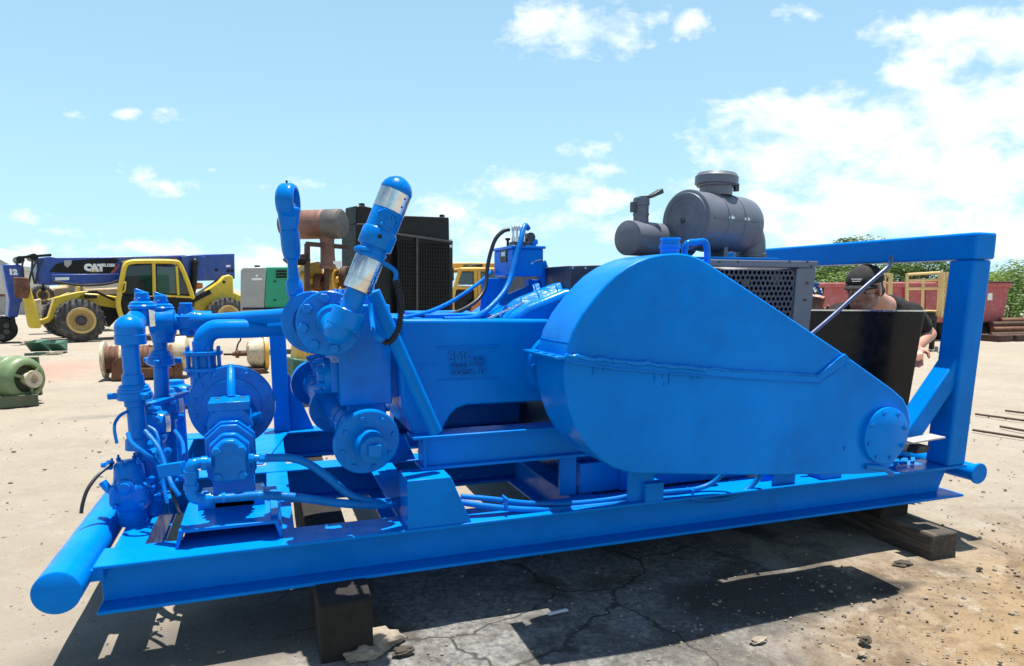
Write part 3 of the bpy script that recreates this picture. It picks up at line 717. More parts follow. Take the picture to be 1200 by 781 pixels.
# pedestal: channel with open front
yp0, yp1 = 2.60, 3.08
a = at(212, 622, yp0); b = at(324, 610, yp0); zp = (a.z+b.z)/2; xa, xb = at(210, 640, 2.62).x, at(328, 626, 2.62).x
m = MB(); m.prism([V((xa-.012, yp0, ZT)), V((xa+.004, yp0, zp)), V((xb-.004, yp0, zp)), V((xb+.012, yp0, ZT)), V((xb, yp0, ZT)), V((xb-.016, yp0, zp-.012)), V((xa+.016, yp0, zp-.012)), V((xa, yp0, ZT))], (0, yp1-yp0, 0))
m.build("pedestal", BLUE, unit, .002)
m = MB(); m.box((xa+.002, 2.705, ZT-.012), (xb-.002, yp1, ZT-.006)); m.build("pedestal_floor", BLUE, unit)
m = MB(); m.box((xa+.017, yp1-.012, ZT), (xb-.017, yp1-.004, zp-.013)); m.build("pedestal_back", BLUE, unit)
m = MB(); m.box((xa+.05, 2.82, zp), (xb-.05, 3.04, zp+.03)); m.box((xb-.03, 2.64, zp), (xb+.0, 2.98, zp+.012)); m.build("mounting_foot", CAST, unit, .003)
# bearing frame
bc = vc + V((0, 0, -.045)); yb = 2.84
m = MB(); m.lathe((bc.x, yV-.005, bc.z), (0, -1, 0), [(0, .10), (.03, .085), (.06, .08), (.18, .085), (.22, .082)], 36)
m.box((bc.x-.075, yb-.02, zp), (bc.x+.075, yV-.06, bc.z)); bf = m.build("bearing_frame", CAST, unit, .004)
a = at(250, 490, yb); b = at(295, 474, yb+.12)
m = MB(); m.box((bc.x-.075, yb-.01, bc.z+.062), (bc.x+.075, yb+.14, bc.z+.098)); tp = m.build("top_plate", CAST, bf, .004)
for sx in (-.045, .045): MB().lathe((bc.x+sx, yb+.09, bc.z+.0985), (0, 0, 1), [(0, .012), (.002, .010)], 16).build("bolt_hole", HOLE, bf)
m = MB(); m.tube([(bc.x+.004, yb+.12, bc.z+.095), (bc.x+.004, yb+.16, bc.z+.15), (bc.x+.004, yV-.012, bc.z+.19), (bc.x+.004, yV+.01, bc.z+.21)], .017, 10, 6); m.build("lifting_strap", CAST, bf)
for k in range(5): 
    MB().stud((bc.x+.085, yb+.03+k*.02, bc.z+.03-k*.008), (.9, -.2, .4), .012, .03).build("stud", CAST, bf)
# gear pump body: rounded diamond housings one behind the other, end plate with four bolts
gcn = at(269, 541, 2.66); gy = 2.66
def diamond(w, h, cut, c):   # eight-sided outline with a raised middle on top
    return [V((c.x-w, c.y, c.z-h+cut)), V((c.x-w+cut, c.y, c.z-h)), V((c.x+w-cut, c.y, c.z-h)), V((c.x+w, c.y, c.z-h+cut)), V((c.x+w, c.y, c.z+h*.55)), V((c.x+w*.35, c.y, c.z+h)), V((c.x-w*.35, c.y, c.z+h)), V((c.x-w, c.y, c.z+h*.55))]
m = MB(); m.prism(diamond(.060, .080, .018, gcn), (0, .05, 0)); gp = m.build("gear_pump", CAST, unit, .012, seg=3)
m = MB(); m.prism(diamond(.072, .092, .02, gcn+V((0, .0495, .002))), (0, .035, 0)); m.build("pump_housing", CAST, gp, .008)
m = MB(); m.prism(diamond(.084, .108, .02, gcn+V((0, .084, .012))), (0, .016, 0)); m.prism(diamond(.075, .098, .02, gcn+V((0, .10, .014))), (0, .02, 0)); m.prism(diamond(.09, .112, .03, gcn+V((0, .12, .016))), (0, .018, 0)); m.build("mounting_flange", CAST, gp, .004)
m = MB(); m.lathe(gcn+V((0, .13, .02)), (0, 1, 0), [(0, .09), (.06, .085), (.1, .08)], 32); m.build("coupling_cover", CAST, gp)
for sx, sz in ((-.042, .040), (.042, .040), (-.042, -.056), (.042, -.056)):
    MB().hexnut(gcn+V((sx, -.001, sz)), nY, .0155, .013).build("bolt", CAST, gp)
# hydraulic lines of the gear pump
def fit(p0, p1, r): 
    m = MB(); p0 = V(p0); p1 = V(p1); d = p1-p0; L = d.length
    m.lathe(p0, d, [(0, r), (L*.3, r)], 6); m.lathe(p0, d, [(L*.3, r*.8), (L*.55, r*.8)], 16); m.lathe(p0, d, [(L*.55, r*1.05), (L, r*1.05)], 6); return m
yh = 2.64
fit(at(291, 537, yh+.03), at(314, 537, yh+.03), .017).build("hose_fitting", CAST, unit, .001)
MB().tube([at(312, 537, yh+.03), at(340, 537, yh+.03), at(362, 544, yh+.02), at(385, 560, yh), at(405, 577, yh), at(425, 586, yh+.01), at(448, 589, yh+.03), at(476, 585, yh+.1)], .0155, 14, 8).build("hydraulic_hose", HOSEB, unit)
yl = 2.62
m = MB(); m.tube([at(246, 543, yl+.04), at(232, 543, yl+.03), at(225, 546, yl+.02), at(224, 556, yl+.02), at(224, 572, yl+.02), at(225, 580, yl+.02), at(232, 585, yl+.02), at(250, 585, yl+.02)], .021, 16, 6)
for p, q in ((at(224, 552, yl+.02), at(224, 560, yl+.02)), (at(224, 574, yl+.02), at(224, 568, yl+.02)), (at(238, 585, yl+.02), at(247, 585, yl+.02)), (at(236, 543, yl+.03), at(243, 543, yl+.03))): m.cyl(p, q, .026, seg=18)
m.build("suction_elbow", CAST, unit)
MB().tube([at(246, 585, yl+.02), at(275, 583, yl+.02), at(305, 581, yl+.01), at(335, 582, yl), at(370, 586, yl), at(400, 590, yl), at(440, 592, yl+.03), at(478, 588, yl+.1)], .0165, 14, 8).build("hydraulic_hose", HOSEB, unit)
for px in (262, 305):
    a = at(px, 583.5 if px < 300 else 581, yl+.012); MB().lathe(a-V((.006, 0, 0)), (1, 0, 0), [(0, .0185), (.014, .0185)], 16).build("hose_sleeve", CAST, unit)
m = MB(); a = at(188, 552, 2.72); b = at(216, 548, 2.66); m.bar(a, b, .03, .045); m.build("strap_bar", BLUE, unit, .003)

# --- valve manifold at the left hand end
def casting(name, c, r, parent=unit):
    m = MB(); return m
yA = 2.98
v0 = at(152, 606, yA); bcx = at(151, 560, yA-.02)
m = MB(); m.lathe(V((bcx.x, yA, ZT-.005)), (0, 0, 1), [(0, .052), (.06, .052), (.07, .062), (.085, .070), (.13, .072), (.15, .068), (.165, .060), (.20, .056), (.24, .052), (.252, .042), (.258, .02)], 32)
vb = m.build("valve_body", CAST, unit)
m = MB(); m.hull8([V((bcx.x+x*s, yA+y*s2, z)) for z, s, s2 in ((ZT+.08, .072, .07), (ZT+.17, .066, .066)) for x, y in ((-1,-1),(1,-1),(1,1),(-1,1))]); m.build("valve_chest", CAST, vb, .022, seg=4)
b2 = at(146, 572, yA-.07); m = MB(); m.lathe(V((b2.x, yA-.062, b2.z)), nY, [(0, .032), (.012, .030), (.014, .022), (.022, .02), (.024, .008)], 24); m.build("valve_boss", CAST, vb)
m = MB(); m.lathe(V((bcx.x+.05, yA+.10, ZT)), (0, 0, 1), [(0, .05), (.2, .05), (.26, .046), (.27, .035)], 24); m.build("riser_socket", CAST, unit)
MB().stud(at(131, 545, yA), (-1, 0, .05), .02, .035).build("side_nut", CAST, vb)
MB().tube([at(120, 565, yA-.02), at(128, 574, yA-.03), at(138, 577, yA-.05)], .016, 10, 5).build("vent_pipe", CAST, vb)
# front standpipe with union, elbow cap
yS = 3.02
s0, s1 = at(163, 522, yS), at(152, 402, yS); ds = (s1-s0).normalized(); sm = (s1-s0).length/120.5
m = MB(); m.lathe(s0, ds, [(t*sm, r*sm) for t, r in [(-4,15),(8,14),(10,10),(46,9.6),(47,11.5),(54,11.5),(55,18),(57,19),(63,19),(64,17.5),(67,17.5),(68,16),(70,16),(72,14.5),(73,12),(84,11.6),(84.5,9.6),(112,9.4),(124,9.4)]], 32)
sp_ = m.build("standpipe", CAST, unit)
def wings(c, ax, r, k=3, ph=0., tot=3):
    u, v, _ = frame(ax); m = MB()
    for i in range(k):
        a = 2*math.pi*(i+ph); d = u*math.cos(a)+v*math.sin(a); m.bar(c+d*r*.5, c+d*r*1.45, .024, .024, ax)
    return m
for i_ in range(3): wings(s0+ds*60*sm, ds, 19*sm, 1, .1+i_/3, 3).build("union_lug", CAST, sp_, .005)
e = at(152, 386, yS)
m = MB(); m.lathe(e-ds*16*sm*1.1, ds, [(0, 15.5*sm), (.004, 16.5*sm), (11*sm, 16.7*sm), (12*sm, 15.8*sm), (17*sm, 16.2*sm)], 32); m.ball(e+ds*.4*sm, 16.2*sm, (1, 1, 1), 28, 18)
bk = at(161, 374, yS+.22)
m.tube([e, e.lerp(bk, .5), bk], 12.5*sm, 22, 5); m.build("pipe_elbow", CAST, unit)
# plug valves at the top
for (px, py, y_, s) in ((168, 372, yS+.22, 1.0), (190, 373, yS+.42, .92)):
    c = at(px, py, y_); k = sm*y_/yS*s*.76
    m = MB(); m.lathe(c-V((0,0,13*k)), (0,0,1), [(0, 11*k), (2*k, 14*k), (22*k, 15*k), (24*k, 16*k), (26*k, 19*k), (30*k, 19.5*k), (32*k, 17.5*k), (35*k, 17*k), (37*k, 13*k)], 32); pv = m.build("plug_valve", CAST, unit)
    m = MB(); t_ = c+V((0,0,24*k)); m.box((t_.x-9*k, t_.y-9*k, t_.z-2*k), (t_.x+9*k, t_.y+9*k, t_.z+6*k), rot_about(t_, .5)); m.lathe(t_+V((0,0,4*k)), (0,0,1), [(0, 10*k), (9*k, 9.5*k), (10*k, 8*k)], 18); m.bar(t_+V((-9*k,0,17*k)), t_+V((8*k,0,10*k)), 6*k, 6*k); m.build("valve_cap", CAST, pv, .004)
    m = MB(); m.prism([c+V((10*k, -14*k, -14*k)), c+V((17*k, -12*k, -13*k)), c+V((17*k, -12*k, 10*k)), c+V((10*k, -14*k, 12*k))], (0, .012, 0)); m.build("name_tag", STEEL, pv)
# tee and horizontal line to the discharge manifold
yT = yS+.40
t0 = at(190, 378, yT); 
m = MB(); m.lathe(t0-V((.05,0,0)), (1,0,0), [(0, .05), (.005, .058), (.1, .058), (.105, .05)], 28); m.cyl(t0, t0+V((.14, 0, 0)), .036)
m.lathe(t0-V((0,0,.09)), (0,0,1), [(0, .045), (.03, .05), (.09, .052)], 26); m.build("pipe_tee", CAST, unit)
t1 = at(219, 377, yT)
m = MB(); m.lathe(t1-V((0,0,.062)), (0,0,1), [(0, .030), (.012, .034), (.03, .034), (.034, .046), (.085, .048), (.09, .034), (.125, .032)], 26); hx = t1+V((0,0,.062)); m.lathe(hx, (0,0,1), [(0, .030), (.018, .030), (.022, .026)], 6); m.lathe(t1-V((.02,0,0)), (1,0,0), [(0,.048),(.05,.05),(.09,.045)], 24); m.build("needle_valve", CAST, unit)
t2 = at(240, 376, yT); t3 = at(366, 368, yT-.62)
m = MB(); m.tube([t1+V((.02,0,0)), t2, t2.lerp(t3, .5), t3], .029, 22, 6); m.lathe(t2-V((.02,0,0)), (1,0,0), [(0, .034), (.004, .044), (.05, .044), (.054, .034)], 24); m.build("pressure_line", BLUE, unit)
# second standpipe
r0, r1 = at(190, 470, yT), at(187.5, 392, yT); d2 = (r1-r0).normalized(); rm = (r1-r0).length/78.
m = MB(); m.lathe(r0, d2, [(t*rm, r*rm) for t, r in [(-4,11),(6,10),(7,8.3),(40,8),(41,10.5),(43,14),(44,15.5),(50,15.5),(51,13.5),(54,13.5),(55,11),(59,10),(60,7.6),(84,7.4)]], 28); sp2 = m.build("standpipe", CAST, unit)
for i_ in range(3): wings(r0+d2*47*rm, d2, 15.5*rm, 1, .32+i_/3, 3).build("union_lug", CAST, sp2, .005)
# lower valves along the end channel
for (px, py, y_, sc_) in ((178, 495, 3.25, 1.0), (194, 473, 3.55, .95), (206, 462, 3.9, .9)):
    c = at(px, py, y_); k = sm*y_/yS*sc_
    m = MB(); m.lathe(V((c.x, c.y, ZT-.004)), (0,0,1), [(0, 17*k), (.02, 17*k), (.024, 10*k), (c.z-ZT-12*k, 10*k), (c.z-ZT-10*k, 14*k), (c.z-ZT+6*k, 15*k), (c.z-ZT+8*k, 17*k), (c.z-ZT+12*k, 17*k), (c.z-ZT+14*k, 12*k), (c.z-ZT+19*k, 11*k), (c.z-ZT+20*k, 8*k)], 28); lv = m.build("lower_valve", CAST, unit)
    m = MB(); m.lathe(c-V((19*k,0,0)), (1,-.3,0), [(0, 12*k), (4*k, 14*k), (34*k, 14*k), (38*k, 12*k)], 24); m.lathe(c, (0,-1,0), [(0, 11*k), (16*k, 11*k), (18*k, 13*k), (22*k, 13*k), (23*k, 8*k)], 24); m.build("valve_side", CAST, lv)
    m = MB(); p = c+V((14*k, -14*k, 0)); m.box((p.x, p.y, p.z-10*k), (p.x+7*k, p.y+.008, p.z+9*k)); m.build("name_tag", STEEL, lv)
MB().cyl(at(170, 540, 3.1), at(206, 480, 4.0), .035, seg=20).build("header_pipe", CAST, unit)
# small hoses of the manifold
MB().tube([at(131, 544, 2.95), at(116, 556, 2.9), at(103, 573, 2.86), at(97, 590, 2.84), at(95, 602, 2.83)], .0065, 8).build("black_hose", HOSE, unit)
MB().tube([at(150, 508, 2.9), at(155, 520, 2.86), at(172, 533, 2.84), at(187, 545, 2.86), at(190, 558, 2.88)], .0085, 8).build("small_hose", HOSEB, unit)
MB().tube([at(170, 505, 2.9), at(186, 525, 2.84), at(196, 553, 2.78), at(202, 569, 2.74), at(210, 581, 2.72)], .0085, 8).build("small_hose", HOSEB, unit)
MB().tube([at(200, 565, 2.76), at(202, 580, 2.74), at(207, 592, 2.74), at(211, 603, 2.72)], .0055, 8).build("small_hose", HOSE, unit)
m = MB(); rr_ = random.Random(4)
for k in range(9):
    p = at(182+rr_.uniform(-5, 8), 560+k*3.2, 2.95+k*.0); m.stud(p, (rr_.uniform(-1,1), -1, rr_.uniform(-.3, 1)), .009, .03)
m.build("clamp_hardware", CAST, unit)
# bolts, small-bore lines and fittings of the manifold
for k in range(6):
    a = 2*math.pi*k/6+.3; MB().stud((bcx.x+.056*math.cos(a), yA+.056*math.sin(a), ZT+.245-.055*0), (0,0,1), .009, .022).build("stud", CAST, vb)
for k in range(4): MB().hexnut((bcx.x+(-.045 if k % 2 else .045), yA-.071, ZT+(.09 if k < 2 else .155)), nY, .011, .012).build("bolt", CAST, vb)
MB().tube([at(173, 500, 2.95), at(182, 506, 2.93), at(186, 520, 2.9), at(184, 540, 2.88), at(190, 562, 2.86), at(196, 590, 2.82)], .007, 8).build("small_hose", HOSEB, unit)
MB().tube([at(205, 505, 3.3), at(214, 520, 3.2), at(214, 545, 3.05), at(207, 565, 2.95)], .008, 8).build("small_hose", HOSEB, unit)
MB().tube([at(137, 520, 2.92), at(134, 500, 2.94), at(140, 488, 2.98), at(150, 482, 3.0)], .006, 8).build("small_hose", HOSEB, unit)
MB().tube([at(222, 560, 2.95), at(205, 556, 3.0), at(190, 553, 3.1)], .018, 12, 5).build("branch_pipe", CAST, unit)
for q, n_ in ((at(176, 520, 2.98), (1, -.6, 0)), (at(188, 512, 3.2), (.6, -1, .2)), (at(205, 488, 3.5), (1, -.4, .1)), (at(196, 530, 3.0), (.3, -1, .5)), (at(181, 480, 3.2), (-.4, -1, .3))): MB().stud(q, n_, .016, .04).build("pipe_plug", CAST, unit)
p = at(165, 478, 3.2); MB().bar(p, p+V((.16, .25, .02)), .035, .02).build("valve_lever", CAST, unit, .003)

# --- hydraulic tank on its stand above the frame
A = at(601, 322, 3.02); ztk = at(601, 291, 3.02).z; xr = at(637, 320, 3.02).x; zb_ = at(601, 323.5, 3.02).z
m = MB(); m.box((A.x, 3.02, zb_), (xr, 3.30, ztk)); tank = m.build("oil_tank", BLUE, unit, .008)
MB().box((A.x-.008, 3.012, ztk-.001), (xr+.008, 3.308, ztk+.012)).build("tank_lid", CAST, tank, .003)
p = at(590, 300, 3.12); q = V((A.x-.0015, 3.14, at(595, 299, 3.05).z)); m = MB(); m.box((A.x-.004, 3.10, q.z-.03), (A.x+.001, 3.19, q.z+.03)); m.build("warning_label", BLACK, tank); m = MB(); m.box((A.x-.0055, 3.115, q.z-.002), (A.x-.0035, 3.17, q.z+.018)); m.build("label_print", WHITEP, tank)
f = at(624, 287, 3.1); m = MB(); m.lathe(f-V((0,0,.03)), (0,0,1), [(0, .018), (.03, .018), (.032, .026), (.05, .026), (.056, .02)], 20); m.build("filler_cap", CAST, tank)
# stand: plate, posts, strut
a, b, c_, d = at(566, 326.5, 3.16), at(597, 326, 3.16), at(592, 375, 3.16), at(562, 375, 3.16)
MB().prism([a, b, c_, d], (0, .012, 0)).build("stand_plate", BLUE, unit, .002)
a = at(612, 328, 3.2); MB().box((a.x+.02, 3.16, a.z-.14), (a.x+.13, 3.22, a.z)).build("stand_post", BLUE, unit, .003)
MB().bar(at(633, 307, 3.1), at(648, 352, 3.1), .05, .035, (0, 1, 0)).build("stand_strut", BLUE, unit, .004)
m = MB(); m.tube([at(622, 310, 3.005), at(628, 306.5, 3.0), at(636, 305, 3.0)], .004, 8, 4); m.build("grab_wire", STEEL, tank)
a = at(660, 330, 3.05); MB().box((a.x, 3.05, a.z-.03), (a.x+.06, 3.2, a.z)).build("step_plate", BLUE, unit, .003)
# valve bank: chrome bodies, handles
c = at(608, 277, 3.1)
m = MB(); m.box((c.x-.035, 3.06, ztk+.012), (c.x+.045, 3.14, ztk+.035)); vbk = m.build("valve_bank", DGREY, unit, .003)
for k in range(4):
    p = V((c.x-.028+k*.019, 3.10, ztk+.035)); MB().lathe(p, (0,0,1), [(0, .008), (.02, .008), (.022, .006), (.05, .006), (.052, .0085), (.07, .0085), (.073, .006)], 14).build("spool", STEEL, vbk)
MB().cyl((c.x+.05, 3.07, ztk+.055), (c.x+.05, 3.13, ztk+.055), .022).build("round_gauge", DGREY, vbk)
MB().cyl((c.x-.055, 3.10, ztk+.012), (c.x-.055, 3.10, ztk+.05), .006).build("breather", BLACK, vbk); MB().cyl((c.x-.055, 3.10, ztk+.04), (c.x-.055, 3.10, ztk+.05), .012).build("breather_cap", BLACK, vbk)
def hose(name, pts, r, mat): return MB().tube(pts, r, 12, 8).build(name, mat, unit)
hose("hydraulic_hose", [at(597, 269, 3.1), at(590, 271, 3.1), at(581, 280, 3.1), at(575, 296, 3.1), at(571, 315, 3.1), at(569, 335, 3.08), at(562, 349, 3.05), at(550, 359, 3.0), at(536, 366, 2.95), at(520, 371, 2.9)], .0095, HOSE)
hose("hydraulic_hose", [at(576, 318, 3.3), at(566, 328, 3.2), at(550, 340, 3.1), at(530, 353, 3.0), at(512, 362, 2.92), at(498, 367, 2.86), at(480, 371, 2.8), at(462, 375, 2.74)], .0085, HOSEB)
hose("hydraulic_hose", [at(619, 268, 3.06), at(616, 264.5, 3.04), at(613, 269, 3.02), at(610, 283, 2.99), at(604, 305, 2.97), at(598, 327, 2.94), at(590, 343, 2.9), at(577, 358, 2.85), at(566, 367, 2.82), at(552, 373, 2.77), at(520, 374.5, 2.74)], .012, HOSEB)
hose("tie_rod", [at(572, 374, 2.76), at(642, 342, 2.95), at(664, 331, 3.0)], .0055, STEEL)
hose("black_cable", [at(470, 371, 2.84), at(530, 369.5, 2.86), at(585, 371, 2.88)], .006, HOSE)

# --- engine enclosure
YH = 2.80
zL, zR = at(668, 311.5, YH).z, at(957, 306.5, YH).z; xL, xR = at(668, 312, YH).x, at(957, 306.5, YH).x
zH = 1.40; zbot = .56
xs = at(824, 330, YH).x
# left closed panel
m = MB(); m.hull8([V(p) for p in ((xL, YH, zbot), (xs-.002, YH, zbot), (xs-.002, 3.75, zbot), (xL, 3.75, zbot), (xL, YH, zL), (xs-.002, YH, zL+(zR-zL)*.55), (xs-.002, 3.75, zL+(zR-zL)*.55), (xL, 3.75, zL))]); hood = m.build("engine_hood", DGREY, unit, .004)
for px in (671, 686, 700): MB().hexnut(at(px, 314.5, YH-.0), nY, .006, .006).build("bolt", STEEL, hood)
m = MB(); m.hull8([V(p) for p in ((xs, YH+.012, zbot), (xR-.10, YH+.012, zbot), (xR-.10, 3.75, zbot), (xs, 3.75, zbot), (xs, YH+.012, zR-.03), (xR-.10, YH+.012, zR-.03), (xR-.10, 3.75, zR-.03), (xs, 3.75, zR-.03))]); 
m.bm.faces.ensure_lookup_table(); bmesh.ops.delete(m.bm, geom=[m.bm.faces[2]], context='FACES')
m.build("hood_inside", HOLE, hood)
# frame of the screen: top rail, corner post, end panel
m = MB(); m.box((xs, YH-.012, zR-.032), (xR, YH+.03, zR)); m.build("screen_rail", GREY, hood, .004)
m = MB(); m.hull8([V(p) for p in ((xR-.145,YH-.006,zbot),(xR-.055,YH-.006,zbot),(xR-.055,YH+.02,zbot),(xR-.145,YH+.02,zbot),(xR-.125,YH-.006,zR-.033),(xR-.006,YH-.006,zR-.033),(xR-.006,YH+.02,zR-.033),(xR-.125,YH+.02,zR-.033))]); post = m.build("screen_post", GREY, hood, .004)
m = MB(); m.box((xR-.09, YH+.021, zbot), (xR-.02, 3.74, zR-.034)); m.build("end_panel", GREY, hood, .004)
for px, py in ((936, 314), (951, 312), (947, 332), (944, 352)): MB().hexnut(at(px, py, YH-.012), nY, .0065, .006).build("bolt", DGREY, hood)
for px in (843, 865, 925, 946): MB().hexnut(at(px, 306.8, YH-.012), nY, .0065, .006).build("bolt", DGREY, hood)
# honeycomb screen with real holes
x0s, x1s = xs, xR-.13; z1s = zR-.034; z0s = zbot+.25; cw = .0268; chh = .0255
m = MB(); bm = m.bm; nrow = int((z1s-z0s)/chh); ncol = int((x1s-x0s)/cw)
for r_ in range(nrow):
    zc = z1s-.012-(r_+.5)*chh; off = (r_ % 2)*cw*.5
    for c__ in range(-1, ncol):
        xc = x0s+(c__+.5)*cw+off+.01
        L_, R_ = max(x0s, xc-cw/2), min(x1s, xc+cw/2)
        if R_-L_ < .004: continue
        T_, B_ = zc+chh/2, zc-chh/2
        if xc-cw/2 < x0s+.07 or xc+cw/2 > x1s:
            m.face([V((L_, YH, B_)), V((R_, YH, B_)), V((R_, YH, T_)), V((L_, YH, T_))]); continue
        q = []
        for k in range(8):
            a = math.pi/4*(k+.5); q.append(V((xc+.0098*math.cos(a), YH, zc+.0098*math.sin(a))))
        o_ = [V((R_, YH, T_)), V((L_, YH, T_)), V((L_, YH, B_)), V((R_, YH, B_))]   # quadrants 1..4
        qv = [bm.verts.new(p) for p in q]; ov = [bm.verts.new(p) for p in o_]
        for k in range(4):
            i0 = 2*k; bm.faces.new((ov[k], qv[(i0+1) % 8], qv[i0])); bm.faces.new((ov[k], ov[(k+1) % 4], qv[(i0+2) % 8], qv[(i0+1) % 8]))
m.face([V((x0s, YH, z1s-.012)), V((x1s, YH, z1s-.012)), V((x1s, YH, z1s)), V((x0s, YH, z1s))])
bmesh.ops.remove_doubles(bm, verts=bm.verts, dist=.0002)
scr = m.build("honeycomb_screen", SCREEN, hood)
so = scr.modifiers.new("thick", 'SOLIDIFY'); so.thickness = .003; so.offset = 0
# engine block behind the screen, pale patches seen through the holes
m = MB(); m.box((xs+.05, YH+.12, .62), (xR-.2, 3.6, 1.28)); m.build("engine_block", DGREY, unit, .02)
m = MB(); m.ball(at(873, 331, YH+.1), .022, (1,1,1), 12, 8); m.build("engine_fitting", CREAM, unit); m = MB(); m.ball(at(910, 327, YH+.1), .03, (1.3,.6,1), 12, 8); m.build("engine_fitting", CREAM, unit)
m = MB(); a = at(905, 300, 3.05); m.box((1.95, 2.95, zR), (2.52, 3.5, zR+.02)); m.build("cleaner_tray", BLUE, unit, .002)

# air cleaner canister
YC = 3.12
f0 = at(803, 258.5, YC); cax = V((.955, .295, .0)).normalized(); Rc = .150; Lc = .52
m = MB(); m.lathe(f0, cax, [(0, Rc-.004), (.004, Rc+.004), (.03, Rc+.004), (.034, Rc), (.16, Rc), (.163, Rc+.004), (.175, Rc+.004), (.178, Rc), (.30, Rc), (.303, Rc+.004), (.315, Rc+.004), (.318, Rc), (Lc-.10, Rc), (Lc-.05, Rc*.96), (Lc-.02, Rc*.86), (Lc, Rc*.7)], 56)
cl = m.build("air_cleaner", GREY, unit)
m = MB(); m.lathe(f0-cax*.002, -cax, [(0, Rc-.012), (.004, Rc-.014), (.0045, Rc-.036), (.001, Rc-.038), (.001, .088), (.006, .082), (.007, .03), (.014, .02), (.016, .006)], 48); m.build("end_cap", GREY, cl)
m = MB(); m.lathe(f0-cax*.016, -cax, [(0, .018), (.01, .014), (.012, .004)], 6); m.build("wing_nut", DGREY, cl)
for t in (.178, .31):
    p = f0+cax*t+V((.29, -.955, 0))*Rc*.98+V((0,0,.012)); m = MB(); m.bar(p-cax*.02, p+cax*.025, .012, .012); m.cyl(p+cax*.01-V((0,0,.012)), p+cax*.01+V((0,0,.012)), .006, seg=10); m.build("band_clamp", STEEL, cl)
p = f0+cax*.27; MB().box((p.x-.012, p.y-.08, zR), (p.x+.012, p.y+.08, p.z-Rc+.03)).build("canister_bracket", GREY, cl)
# seam and carrying strip along the canister
sd_ = V((.29, -.955, 0)).normalized(); p = f0+sd_*Rc+V((0,0,.004)); MB().bar(p+cax*.036, p+cax*(Lc-.10), .010, .006).build("seam_strip", GREY, cl)
# inlet stack on top
p = f0+cax*.24+V((0, .0, Rc-.01)); hz = at(850, 203, 3.2).z-p.z
m = MB(); m.lathe(p, (0,0,1), [(0, .085), (hz*.38, .085), (hz*.40, .10), (hz*.46, .102)], 40); m.lathe(p+V((0,0,hz*.42)), (.06,0,1), [(0, .10), (.006, .112), (.045, .112), (.05, .108), (.062, .10), (.066, .07)], 44); m.build("rain_hood", GREY, cl)
q = p+V((.09, -.05, hz*.42)); MB().box((q.x-.01, q.y-.01, q.z-.03), (q.x+.012, q.y+.012, q.z+.01)).build("hood_clip", DGREY, cl)
# outlet elbow
e_ = f0+cax*Lc
m = MB(); m.tube([e_-cax*.08+V((0,0,-.02)), e_+cax*.00+V((0,0,-.03)), e_+cax*.045+V((0,0,-.08)), e_+cax*.055+V((0,0,-.16)), e_+cax*.055+V((0,0,-.30))], .082, 28, 6); m.lathe(e_+cax*.055+V((0,0,-.15)), (0,0,-1), [(0,.084),(.003,.088),(.018,.088),(.02,.084)], 32); m.build("outlet_elbow", GREY, cl)
# second, smaller canister with flapped stub
YM = 3.18
g0_ = at(735, 279, YM); gax = V((.93, .36, .0)).normalized(); Rm = .088
m = MB(); m.lathe(g0_, gax, [(0, Rm-.006), (.003, Rm), (.03, Rm), (.5, Rm)], 44); mf = m.build("exhaust_canister", GREY, unit)
MB().lathe(g0_-gax*.001, -gax, [(0, Rm-.008), (.012, Rm*.5), (.013, .001)], 40).build("end_cap", GREY, mf)
sbase = g0_+gax*.105+V((0,0,Rm-.012)); sh = at(750, 233, YM+.05).z-sbase.z
m = MB(); m.lathe(sbase, (0,0,1), [(0, .046), (.012, .040), (sh*.3, .039), (sh*.34, .042), (sh*.40, .042), (sh*.42, .039), (sh*.7, .039), (sh*.72, .043), (sh*.8, .043), (sh, .041), (sh+.002, .034)], 30); stub = m.build("exhaust_stub", GREY, mf)
t_ = sbase+V((0,0,sh)); m = MB(); m.hull8([t_+V(p) for p in ((-.02,-.035,.0),(.05,-.035,.004),(.05,.035,.004),(-.02,.035,.0),(-.02,-.035,.008),(.05,-.035,.014),(.05,.035,.014),(-.02,.035,.008))]); m.hull8([t_+V(p) for p in ((.045,-.03,.0),(.115,-.03,.028),(.115,.03,.028),(.045,.03,.0),(.045,-.03,.016),(.108,-.03,.052),(.108,.03,.052),(.045,.03,.016))]); m.build("rain_flap", DGREY, mf, .003)
m = MB(); m.box((sbase.x-.055, sbase.y-.02, sbase.z+sh*.45), (sbase.x-.036, sbase.y+.02, sbase.z+sh*.85)); m.build("stub_clamp", DGREY, mf, .002)

# --- black box (battery and control cabinet)
YB = 2.86
a, b = at(948, 362.5, YB), at(1084, 367.5, YB); lo_ = at(1065, 470, YB)
zx = (a.z+b.z)/2
m = MB(); m.hull8([V(p) for p in ((a.x+.03, YB, .45), (lo_.x-.02, YB, .45), (lo_.x-.02, YB+.26, .45), (a.x+.03, YB+.26, .45), (a.x, YB, zx+.006), (b.x, YB, zx-.006), (b.x, YB+.26, zx-.006), (a.x, YB+.26, zx+.006))]); cab = m.build("black_tank", GLOSSB, unit, .006)
m = MB(); m.bar(V((a.x, YB-.002, zx+.0105)), V((b.x, YB-.002, zx-.0015)), .02, .007, (0,0,1)); m.build("tank_lip", STEEL, cab)
m = MB(); m.box((a.x+.1, YB+.04, ZT), (a.x+.2, YB+.2, .451)); m.box((lo_.x-.25, YB+.04, ZT), (lo_.x-.15, YB+.2, .451)); m.build("tank_foot", DGREY, unit)
# bent lever rod
MB().tube([at(948, 394, 2.70), at(975, 371, 2.70), at(1005, 344, 2.70), at(1032, 320.5, 2.70), at(1040, 313.5, 2.70), at(1043.5, 308, 2.70), at(1045, 300, 2.70)], .0105, 12, 6).build("clutch_lever", paint("dark_blue_rod", (.02, .05, .14), .4, .2), unit)
